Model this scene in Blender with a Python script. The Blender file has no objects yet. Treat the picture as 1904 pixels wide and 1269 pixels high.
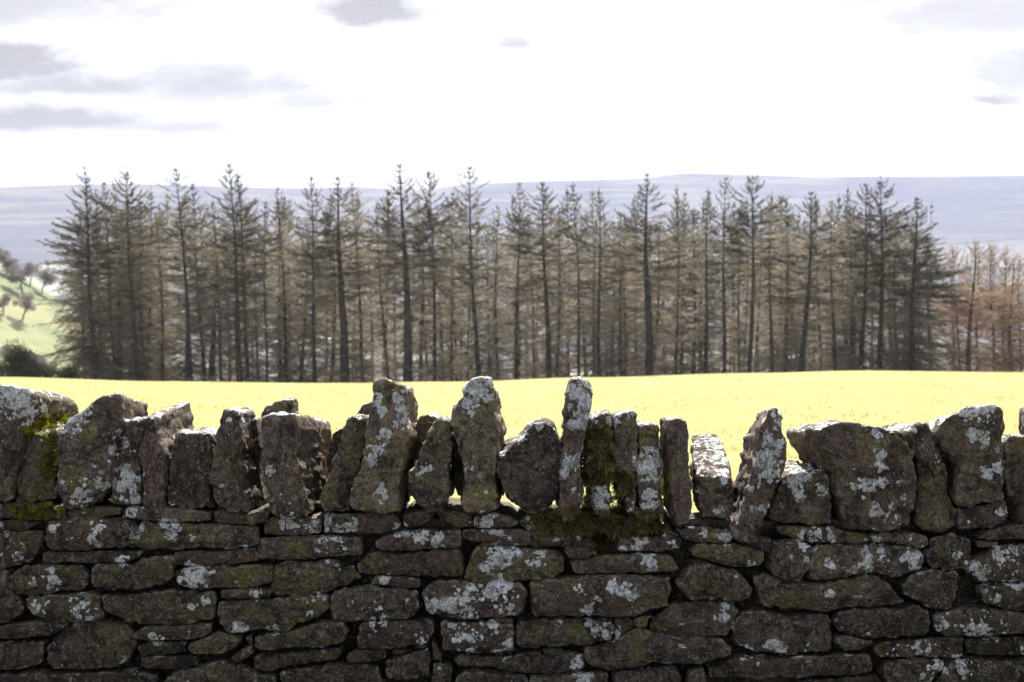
import bpy, math, random
import numpy as np
from mathutils import Vector, Matrix, noise
from mathutils.bvhtree import BVHTree

R = math.radians
scene = bpy.context.scene
col = scene.collection
F = 2644.0
CAMZ = 1.65
PITCH = math.atan((634.5 - 682.0) / F)          # the horizon lies at the height of the coping
CP, SP = math.cos(PITCH), math.sin(PITCH)
YW = 3.66                       # front face of the wall


def ray(px, py):
    cx, cy = (px - 952.0) / F, (634.5 - py) / F
    return Vector((cx, CP + cy * SP, -SP + cy * CP))


def at(px, py, Y):
    d = ray(px, py)
    t = Y / d.y
    return Vector((d.x * t, Y, CAMZ + d.z * t))


def pix(p):
    x, y, z = p[0], p[1], p[2] - CAMZ
    dep = y * CP - z * SP
    up = y * SP + z * CP
    return 952 + F * x / dep, 634.5 - F * up / dep


def link(name, me, mat=None, parent=None, loc=None):
    o = bpy.data.objects.new(name, me)
    col.objects.link(o)
    if mat is not None and me is not None and len(me.materials) == 0:
        me.materials.append(mat)
    if parent is not None:
        o.parent = parent
    if loc is not None:
        o.location = loc
    return o


def tag(o, label=None, cat=None, group=None, kind=None):
    if label: o['label'] = label
    if cat: o['category'] = cat
    if group: o['group'] = group
    if kind: o['kind'] = kind
    return o


def mesh_np(name, V, Fq, smooth=False, attr=None, attrname='tone'):
    """V (n,3) array, Fq list of faces or (m,k) int array"""
    me = bpy.data.meshes.new(name)
    if isinstance(Fq, np.ndarray):
        m, k = Fq.shape
        me.vertices.add(len(V)); me.vertices.foreach_set('co', np.asarray(V, dtype=np.float32).ravel())
        me.loops.add(m * k); me.loops.foreach_set('vertex_index', Fq.astype(np.int32).ravel())
        me.polygons.add(m)
        me.polygons.foreach_set('loop_start', np.arange(0, m * k, k, dtype=np.int32))
        me.polygons.foreach_set('loop_total', np.full(m, k, dtype=np.int32))
        me.update(calc_edges=True)
    else:
        me.from_pydata([tuple(v) for v in V], [], Fq)
        me.update()
    if smooth:
        me.polygons.foreach_set('use_smooth', np.ones(len(me.polygons), dtype=bool))
    if attr is not None:
        a = me.attributes.new(attrname, 'FLOAT_COLOR', 'POINT')
        a.data.foreach_set('color', np.asarray(attr, dtype=np.float32).ravel())
    return me


# ------------------------------------------------------------------ node helpers
class NT:
    def __init__(self, nt):
        self.nt = nt
        nt.nodes.clear()

    def n(self, kind, **kw):
        nd = self.nt.nodes.new(kind)
        for k, v in kw.items():
            if k == 'ins':
                for kk, vv in v.items():
                    self.set(nd.inputs[kk], vv)
            else:
                setattr(nd, k, v)
        return nd

    def set(self, sock, v):
        if isinstance(v, bpy.types.NodeSocket):
            self.nt.links.new(v, sock)
        elif v is not None:
            sock.default_value = v

    def math(self, op, a, b=None, c=None, clamp=False):
        nd = self.nt.nodes.new('ShaderNodeMath'); nd.operation = op; nd.use_clamp = clamp
        self.set(nd.inputs[0], a)
        if b is not None: self.set(nd.inputs[1], b)
        if c is not None: self.set(nd.inputs[2], c)
        return nd.outputs[0]

    def vmath(self, op, a, b=None):
        nd = self.nt.nodes.new('ShaderNodeVectorMath'); nd.operation = op
        self.set(nd.inputs[0], a)
        if b is not None: self.set(nd.inputs[1], b)
        return nd.outputs['Value' if op in ('DOT_PRODUCT', 'LENGTH') else 'Vector']

    def ramp(self, v, lo, hi, smooth=True, a=0.0, b=1.0):
        nd = self.nt.nodes.new('ShaderNodeMapRange')
        nd.interpolation_type = 'SMOOTHSTEP' if smooth else 'LINEAR'
        self.set(nd.inputs['Value'], v)
        for k, q in zip(('From Min', 'From Max', 'To Min', 'To Max'), (lo, hi, a, b)):
            self.set(nd.inputs[k], q)
        return nd.outputs[0]

    def noise(self, vec, scale, detail=4, rough=0.55, dist=0.0):
        nd = self.nt.nodes.new('ShaderNodeTexNoise')
        if vec is not None: self.set(nd.inputs['Vector'], vec)
        nd.inputs['Scale'].default_value = scale
        nd.inputs['Detail'].default_value = detail
        nd.inputs['Roughness'].default_value = rough
        nd.inputs['Distortion'].default_value = dist
        return nd.outputs['Fac']

    def mix(self, f, a, b, mode='MIX'):
        nd = self.nt.nodes.new('ShaderNodeMix'); nd.data_type = 'RGBA'; nd.blend_type = mode
        self.set(nd.inputs[0], f)
        for s, v in ((nd.inputs[6], a), (nd.inputs[7], b)):
            if isinstance(v, (tuple, list)) and len(v) == 3: v = (*v, 1)
            self.set(s, v)
        return nd.outputs[2]

    def scalev(self, vec, s):
        nd = self.nt.nodes.new('ShaderNodeVectorMath'); nd.operation = 'MULTIPLY'
        self.set(nd.inputs[0], vec); nd.inputs[1].default_value = s
        return nd.outputs['Vector']


def new_mat(name):
    m = bpy.data.materials.new(name); m.use_nodes = True
    return m, NT(m.node_tree)


def attr_rgb(t, name='tone'):
    a = t.n('ShaderNodeAttribute', attribute_name=name)
    s = t.n('ShaderNodeSeparateColor'); t.set(s.inputs[0], a.outputs['Color'])
    return s.outputs[0], s.outputs[1], s.outputs[2], a.outputs['Alpha']


# ------------------------------------------------------------------ materials
def stone_material():
    m, t = new_mat('gritstone')
    geo = t.n('ShaderNodeNewGeometry')
    P = geo.outputs['Position']
    nz = t.n('ShaderNodeSeparateXYZ'); t.set(nz.inputs[0], geo.outputs['Normal'])
    purple, olive, lich, bright = attr_rgb(t)
    n_big = t.noise(P, 7, 4, .6)
    n_mid = t.noise(P, 22, 5, .65, .3)
    n_fine = t.noise(P, 105, 5, .75)
    n_grain = t.noise(P, 330, 3, .8)
    c = t.mix(t.ramp(n_big, .35, .65), (.150, .112, .064), (.092, .075, .056))
    c = t.mix(t.math('MULTIPLY', t.ramp(n_mid, .40, .58), purple, clamp=True), c, (.104, .056, .060))
    ol = t.math('MULTIPLY', t.ramp(t.noise(P, 13, 6, .75, .6), .46, .60), olive, clamp=True)
    c = t.mix(ol, c, (.150, .122, .036))
    # weathered grey bloom
    c = t.mix(t.ramp(t.noise(P, 40, 6, .8, .5), .53, .68, True, 0, .62), c, (.30, .275, .24))
    # dark stains
    st = t.ramp(t.noise(P, 15, 6, .75, .8), .50, .59, True, 0, .82)
    c = t.mix(st, c, (.026, .019, .018))
    pit = t.ramp(t.noise(P, 75, 4, .8, .3), .36, .44, True, .75, 0)
    c = t.mix(pit, c, (.020, .016, .015))
    # grain
    g = t.ramp(n_grain, .33, .68, False, .25, 1.9)
    g2 = t.ramp(n_fine, .32, .68, False, .45, 1.6)
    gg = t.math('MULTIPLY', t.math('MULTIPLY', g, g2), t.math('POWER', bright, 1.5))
    c = t.mix(1.0, c, t.n('ShaderNodeCombineColor', ins={0: gg, 1: gg, 2: gg}).outputs[0], 'MULTIPLY')
    edgew = t.math('MULTIPLY', t.ramp(geo.outputs['Pointiness'], .515, .585), t.ramp(n_fine, .38, .56, True, .15, .8))
    c = t.mix(edgew, c, (.34, .31, .265))
    mot = t.math('MULTIPLY', t.ramp(t.noise(P, 85, 6, .8, .4), .52, .62), t.ramp(t.noise(P, 12, 3, .6), .36, .60))
    c = t.mix(t.math('MULTIPLY', mot, .62), c, (.36, .335, .285))
    # lichen crusts: rosettes that merge where the patch is strong, broken at the rim
    warp = t.vmath('ADD', P, t.scalev(t.n('ShaderNodeTexNoise', ins={'Vector': P, 'Scale': 70.0, 'Detail': 5.0}).outputs['Color'], (.016, .016, .016)))
    def rosette(scale, mask, hi, soft=.10):
        v = t.n('ShaderNodeTexVoronoi', feature='F1'); t.set(v.inputs['Vector'], warp); v.inputs['Scale'].default_value = scale
        rn = t.n('ShaderNodeSeparateColor'); t.set(rn.inputs[0], v.outputs['Color'])
        rr = t.math('MULTIPLY', t.ramp(t.math('SUBTRACT', mask, rn.outputs[0]), -.04, .30), hi)
        return t.ramp(t.math('SUBTRACT', rr, v.outputs['Distance']), 0.0, soft)
    up = t.math('MULTIPLY', t.ramp(nz.outputs[2], .35, .85), t.ramp(n_big, .30, .6, True, .35, .70))
    pz = t.n('ShaderNodeSeparateXYZ'); t.set(pz.inputs[0], P)
    up = t.math('MULTIPLY', up, t.ramp(pz.outputs[2], 1.30, 1.37, True, .25, 1))
    lm = t.math('MAXIMUM', lich, up)
    L1 = rosette(40, t.math('MULTIPLY', lm, .92), .84)
    L2 = rosette(85, t.math('MULTIPLY', lm, .78), .74)
    edge = t.noise(P, 60, 8, .85, 0.4)
    L3 = t.ramp(t.math('ADD', t.math('MULTIPLY', lm, .62), edge), 1.0, 1.06)
    L = t.math('MAXIMUM', t.math('MAXIMUM', t.math('MULTIPLY', L1, t.ramp(edge, .40, .50)), L2), L3)
    clus = t.ramp(t.noise(P, 9, 3, .6), .42, .66)
    D = rosette(50, t.math('MULTIPLY', clus, .22), .60)
    D2 = rosette(170, t.ramp(n_mid, .38, .68, True, .05, .32), .52, .15)
    Lall = t.math('MAXIMUM', t.math('MAXIMUM', L, D), t.math('MULTIPLY', D2, .7))
    lc = t.mix(t.ramp(n_fine, .36, .52), (.60, .60, .60), (.95, .95, .94))
    lc = t.mix(t.ramp(n_mid, .50, .68), lc, (.60, .57, .47))
    lgrain = t.ramp(t.noise(P, 210, 4, .85), .40, .52, True, .0, 1)
    Lf = t.math('MULTIPLY', Lall, t.math('ADD', t.math('MULTIPLY', lgrain, .42), .58))
    c = t.mix(Lf, c, lc)
    # bump
    h = t.math('ADD', t.math('MULTIPLY', n_fine, .55), t.math('MULTIPLY', n_grain, .30))
    h = t.math('ADD', h, t.math('MULTIPLY', n_mid, .9))
    h = t.math('ADD', h, t.math('MULTIPLY', Lf, .30))
    # split-face striation
    stri = t.noise(t.scalev(P, (1.0, .30, 1.0)), 190, 3, .6)
    h = t.math('ADD', h, t.math('MULTIPLY', stri, .45))
    b = t.n('ShaderNodeBump', ins={'Height': h, 'Strength': 1.0, 'Distance': .010})
    bs = t.n('ShaderNodeBsdfPrincipled', ins={'Base Color': c, 'Roughness': .88, 'Normal': b.outputs[0]})
    bs.inputs['Specular IOR Level'].default_value = .25
    o = t.n('ShaderNodeOutputMaterial'); t.set(o.inputs[0], bs.outputs[0])
    return m


def leaf_material(name, trans=.35, rough=.7):
    """colour from the 'tone' attribute, light passing through"""
    m, t = new_mat(name)
    a = t.n('ShaderNodeAttribute', attribute_name='tone')
    d = t.n('ShaderNodeBsdfDiffuse', ins={'Color': a.outputs['Color']})
    tr = t.n('ShaderNodeBsdfTranslucent', ins={'Color': a.outputs['Color']})
    mx = t.n('ShaderNodeMixShader', ins={0: trans}); t.set(mx.inputs[1], d.outputs[0]); t.set(mx.inputs[2], tr.outputs[0])
    o = t.n('ShaderNodeOutputMaterial'); t.set(o.inputs[0], mx.outputs[0])
    return m


def bark_material():
    m, t = new_mat('spruce_bark')
    tc = t.n('ShaderNodeTexCoord').outputs['Object']
    n1 = t.noise(t.scalev(tc, (6, 6, 1.5)), 3, 5, .65)
    c = t.mix(t.ramp(n1, .3, .7), (.040, .034, .030), (.085, .074, .064))
    b = t.n('ShaderNodeBump', ins={'Height': n1, 'Strength': .8, 'Distance': .04})
    bs = t.n('ShaderNodeBsdfPrincipled', ins={'Base Color': c, 'Roughness': .95, 'Normal': b.outputs[0]})
    bs.inputs['Specular IOR Level'].default_value = .1
    o = t.n('ShaderNodeOutputMaterial'); t.set(o.inputs[0], bs.outputs[0])
    return m


def ground_material():
    m, t = new_mat('pasture_and_valley')
    P = t.n('ShaderNodeNewGeometry').outputs['Position']
    kind_f, kind_v, bank, unseen_near = attr_rgb(t)              # forest floor, valley patchwork
    n1 = t.noise(t.scalev(P, (1, .6, 1)), .35, 6, .7)
    n2 = t.noise(P, 2.6, 6, .75)
    n3 = t.noise(P, 22, 4, .75)
    g = t.mix(t.ramp(n1, .3, .7), (.325, .293, .092), (.385, .340, .128))
    g = t.mix(t.ramp(n2, .45, .75, True, 0, .60), g, (.44, .385, .17))
    g = t.mix(t.ramp(n3, .48, .66, True, 0, .35), g, (.17, .19, .05))
    g = t.mix(t.ramp(t.noise(P, 7, 5, .8), .54, .66, True, 0, .25), g, (.20, .20, .06))
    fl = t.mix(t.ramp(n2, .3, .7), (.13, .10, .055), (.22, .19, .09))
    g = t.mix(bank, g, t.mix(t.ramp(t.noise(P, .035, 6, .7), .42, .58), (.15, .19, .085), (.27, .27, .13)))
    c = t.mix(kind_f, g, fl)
    unseen_dark = t.mix(t.ramp(n3, .3, .7), (.045, .040, .034), (.085, .075, .06))  # dark surface added on the unseen near side to cut bounce onto the wall
    c = t.mix(unseen_near, unseen_dark, c)
    # valley fields
    v = t.n('ShaderNodeTexVoronoi', feature='F1'); t.set(v.inputs['Vector'], t.scalev(P, (1, .7, 0))); v.inputs['Scale'].default_value = .0085
    r = t.n('ShaderNodeSeparateColor'); t.set(r.inputs[0], v.outputs['Color'])
    fc = t.mix(r.outputs[0], (.11, .13, .085), (.22, .22, .15))
    fc = t.mix(t.math('GREATER_THAN', r.outputs[1], .7), fc, (.15, .11, .07))
    ve = t.n('ShaderNodeTexVoronoi', feature='DISTANCE_TO_EDGE'); t.set(ve.inputs['Vector'], t.scalev(P, (1, .7, 0))); ve.inputs['Scale'].default_value = .0085
    fc = t.mix(t.ramp(ve.outputs['Distance'], .02, .05), (.05, .045, .03), fc)
    c = t.mix(kind_v, c, fc)
    b = t.n('ShaderNodeBump', ins={'Height': t.math('ADD', n3, t.math('MULTIPLY', n2, 1.5)), 'Strength': .7, 'Distance': .06})
    bs = t.n('ShaderNodeBsdfPrincipled', ins={'Base Color': c, 'Roughness': .9, 'Normal': b.outputs[0]})
    bs.inputs['Specular IOR Level'].default_value = .15
    o = t.n('ShaderNodeOutputMaterial'); t.set(o.inputs[0], bs.outputs[0])
    return m


def hill_material():
    m, t = new_mat('moorland')
    P = t.n('ShaderNodeNewGeometry').outputs['Position']
    s = t.n('ShaderNodeSeparateXYZ'); t.set(s.inputs[0], P)
    w = t.noise(t.scalev(P, (1, 1, 3)), .004, 6, .65, .5)
    moor = t.mix(t.ramp(w, .4, .6), (.040, .036, .042), (.10, .082, .068))
    moor = t.mix(t.ramp(t.noise(t.scalev(P, (.5, 1, 6)), .010, 5, .6, .4), .50, .58), moor, (.17, .15, .10))
    moor = t.mix(t.ramp(s.outputs[0], 450, 1100, True, 0, .6), moor, (.038, .036, .045))  # cloud shadow over the right side painted into the moor colour
    v = t.n('ShaderNodeTexVoronoi', feature='F1'); t.set(v.inputs['Vector'], t.scalev(P, (.8, 1, 0))); v.inputs['Scale'].default_value = .0075
    r = t.n('ShaderNodeSeparateColor'); t.set(r.inputs[0], v.outputs['Color'])
    fc = t.mix(t.math('POWER', r.outputs[0], 3.0), (.060, .065, .055), (.50, .49, .36))
    fc = t.mix(t.math('GREATER_THAN', r.outputs[1], .55), fc, (.07, .06, .05))
    ve = t.n('ShaderNodeTexVoronoi', feature='DISTANCE_TO_EDGE'); t.set(ve.inputs['Vector'], t.scalev(P, (.8, 1, 0))); ve.inputs['Scale'].default_value = .0075
    fc = t.mix(t.ramp(ve.outputs['Distance'], .02, .06), (.04, .04, .03), fc)
    zz = t.math('ADD', s.outputs[2], t.math('MULTIPLY', t.math('SUBTRACT', w, .5), 160))
    c = t.mix(t.ramp(zz, 190, 290), fc, moor)
    bs = t.n('ShaderNodeBsdfDiffuse', ins={'Color': c})
    o = t.n('ShaderNodeOutputMaterial'); t.set(o.inputs[0], bs.outputs[0])
    return m


M_STONE = stone_material()
M_MOSS = leaf_material('moss_fronds', .30)
M_CROWN = leaf_material('spruce_twigs', .50)
M_BARK = bark_material()
M_GROUND = ground_material()
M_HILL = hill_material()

# ------------------------------------------------------------------ stones: outlines read off the photograph (front faces)
REG = {'A5': (0, 920, 3.635), 'A6': (470, 920, 3.635), 'A7': (920, 920, 3.635), 'A8': (1380, 920, 3.634),
       'C1': (0, 680, 3.9667), 'C2': (470, 680, 3.9667), 'C3': (920, 680, 3.9667), 'C4': (1350, 700, 3.4296)}


def parse(reg, s):
    ox, oy, k = REG[reg]
    v = [float(a) for a in s.replace(',', ' ').split()]
    return [(ox + v[i] / k, oy + v[i + 1] / k) for i in range(0, len(v), 2)]


# lichen crusts (x, y, radius in photograph pixels, strength) - each is a patch on the stone itself
LICH = """30 728 48 1;45 760 34 .9;80 765 12 .8;165 745 26 .8;135 775 36 1;150 765 24 .9;120 905 14 .9;240 885 24 1;225 905 26 1;228 828 26 .8;250 930 22 .9;
150 925 34 .55;180 900 30 .5;250 915 16 .8;455 762 16 .9;465 780 12 .9;505 877 11 .95;705 745 17 .9;740 738 15 .9;748 762 10 .9;745 778 22 .9;718 812 24 .8;
698 832 18 .8;690 850 16 .7;715 925 22 .8;715 780 12 .7;885 722 34 1;900 740 20 .9;872 750 22 .9;868 868 15 .9;866 880 10 .9;790 790 16 .6;795 872 12 .7;
780 885 10 .5;970 812 16 .7;1000 788 16 .6;960 830 16 .5;1078 735 30 .95;1088 775 26 .9;1065 790 16 .8;1060 858 19 1;1050 882 12 1;1070 912 10 .95;1094 840 14 .8;
1112 928 24 1;1122 945 18 .95;1132 785 14 .8;1160 770 18 .7;1168 940 14 .7;1172 960 10 .7;1205 865 30 1;1215 880 20 .9;1205 920 20 1;1198 942 16 .9;1210 935 14 .9;
1345 895 9 .9;1335 950 16 .75;1300 910 14 .5;1432 757 20 .9;1445 795 20 .8;1450 825 20 .9;1425 850 30 .85;1432 878 24 .8;1402 905 14 .7;1420 948 14 .8;1382 985 10 .5;
1478 890 24 1;1485 920 16 1;1525 905 18 .75;1450 942 6 .9;1400 945 8 .6;1500 890 10 .8;1632 805 12 .9;1637 845 16 .85;1636 868 18 .95;1620 898 16 .95;1642 898 12 .9;
1590 900 12 .8;1675 897 8 .8;1625 950 16 .8;1660 965 16 .7;1660 945 8 .8;1590 870 14 .4;1680 930 12 .5;1825 757 30 .95;1800 765 20 .8;1812 812 17 1;1830 820 18 1;
1850 836 12 .9;1835 880 16 1;1855 870 16 1;1862 950 11 1;1700 800 12 .5;1745 850 16 .5;1830 910 22 .5;15 995 18 .5;30 1030 26 .6;12 1045 20 .6;100 982 13 .95;
183 983 18 .95;180 1005 14 .9;130 1000 8 .8;200 995 10 .6;255 985 15 .95;250 1000 10 .9;305 974 12 1;325 976 14 1;320 998 9 1;358 1002 8 1;306 995 7 .9;245 950 15 .95;
228 1045 13 .9;365 1072 28 1;335 1080 16 .9;385 1068 14 .9;350 1065 16 .9;92 1060 10 .9;95 1088 26 .5;62 1080 20 .4;85 1122 28 .62;150 1130 30 .65;65 1125 20 .6;
357 1128 9 1;385 1118 11 .9;475 1105 13 .9;435 1166 12 .8;452 1166 10 .8;590 1118 18 .7;575 1135 14 .6;110 1240 9 .8;230 1225 22 .5;290 1185 16 .6;540 975 22 .7;
580 985 18 .75;560 968 14 .7;630 985 28 .85;652 975 16 .8;740 985 14 .8;613 960 10 .8;610 1008 26 .8;632 1018 20 .8;595 1006 18 .8;610 1045 10 .95;626 1052 9 .9;
755 992 22 .9;785 999 20 .95;815 1003 18 .95;775 1008 9 .9;905 970 20 .95;922 960 8 .9;878 975 12 .5;925 992 13 1;952 1003 7 .9;1035 1005 9 .95;1080 1000 9 .9;
925 1040 28 1;948 1032 22 1;905 1052 14 1;995 1045 18 .85;1010 1032 12 .8;714 1075 12 1;755 1125 10 .7;700 1155 40 .4;650 1125 14 .4;840 1115 30 .68;880 1112 32 .68;
808 1125 26 .7;930 1105 30 .65;945 1130 28 .62;870 1135 26 .6;870 1180 40 .55;915 1172 36 .55;935 1205 32 .55;780 1188 18 .7;785 1200 14 .7;600 1212 7 1;510 1170 18 .5;
992 970 14 .9;985 980 10 .8;1190 1010 22 .85;1250 1010 20 .6;1158 1022 10 .9;1345 997 20 .9;1310 985 14 .8;1352 985 12 .9;1205 1041 15 .95;1212 1055 10 .9;
1078 1094 10 .9;1100 1108 18 .75;1140 1092 16 .8;1165 1094 18 .95;1183 1110 11 .9;1090 1138 14 .8;1112 1115 10 .7;1095 1155 14 .85;1040 1160 14 .8;1125 1170 30 .55;
1350 1150 26 .6;1345 1128 18 .6;1268 1158 7 .95;1085 1262 18 .9;1072 1240 16 .8;1230 1200 10 .5;1262 1202 6 .9;1510 1000 28 .85;1545 996 18 .8;1488 1000 14 .8;
1625 1005 22 .6;1698 998 10 .8;1487 1014 7 .9;1470 1030 14 .45;1500 1045 14 .45;1545 1045 14 .95;1610 1029 14 .9;1637 1024 10 .95;1700 1036 24 .9;1610 1055 16 .85;
1590 1062 14 .85;1642 1040 9 .9;1577 1058 8 .9;1705 1052 18 .7;1820 1070 36 .62;1880 1045 44 .6;1862 1035 16 .7;1900 1080 20 .6;1840 1108 28 .5;1760 1155 24 .62;
1835 1165 40 .6;1800 1160 20 .5;1700 1215 36 .5;1660 1218 12 .8;1730 1245 44 .5;1795 1238 30 .55;1450 1205 16 .8;1425 1200 10 .9;1462 1212 10 .8;1395 1212 30 .5;1490 1215 24 .5;
1780 1035 10 .9;1885 1030 22 .6;1560 975 8 .5;1700 1090 14 .4;1545 1100 20 .5;1593 1110 8 .8;1320 1110 10 .5;1395 1050 10 .8"""
LB = np.array([[float(a) for a in q.split()] for q in LICH.replace('\n', '').split(';') if q.strip()])

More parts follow.
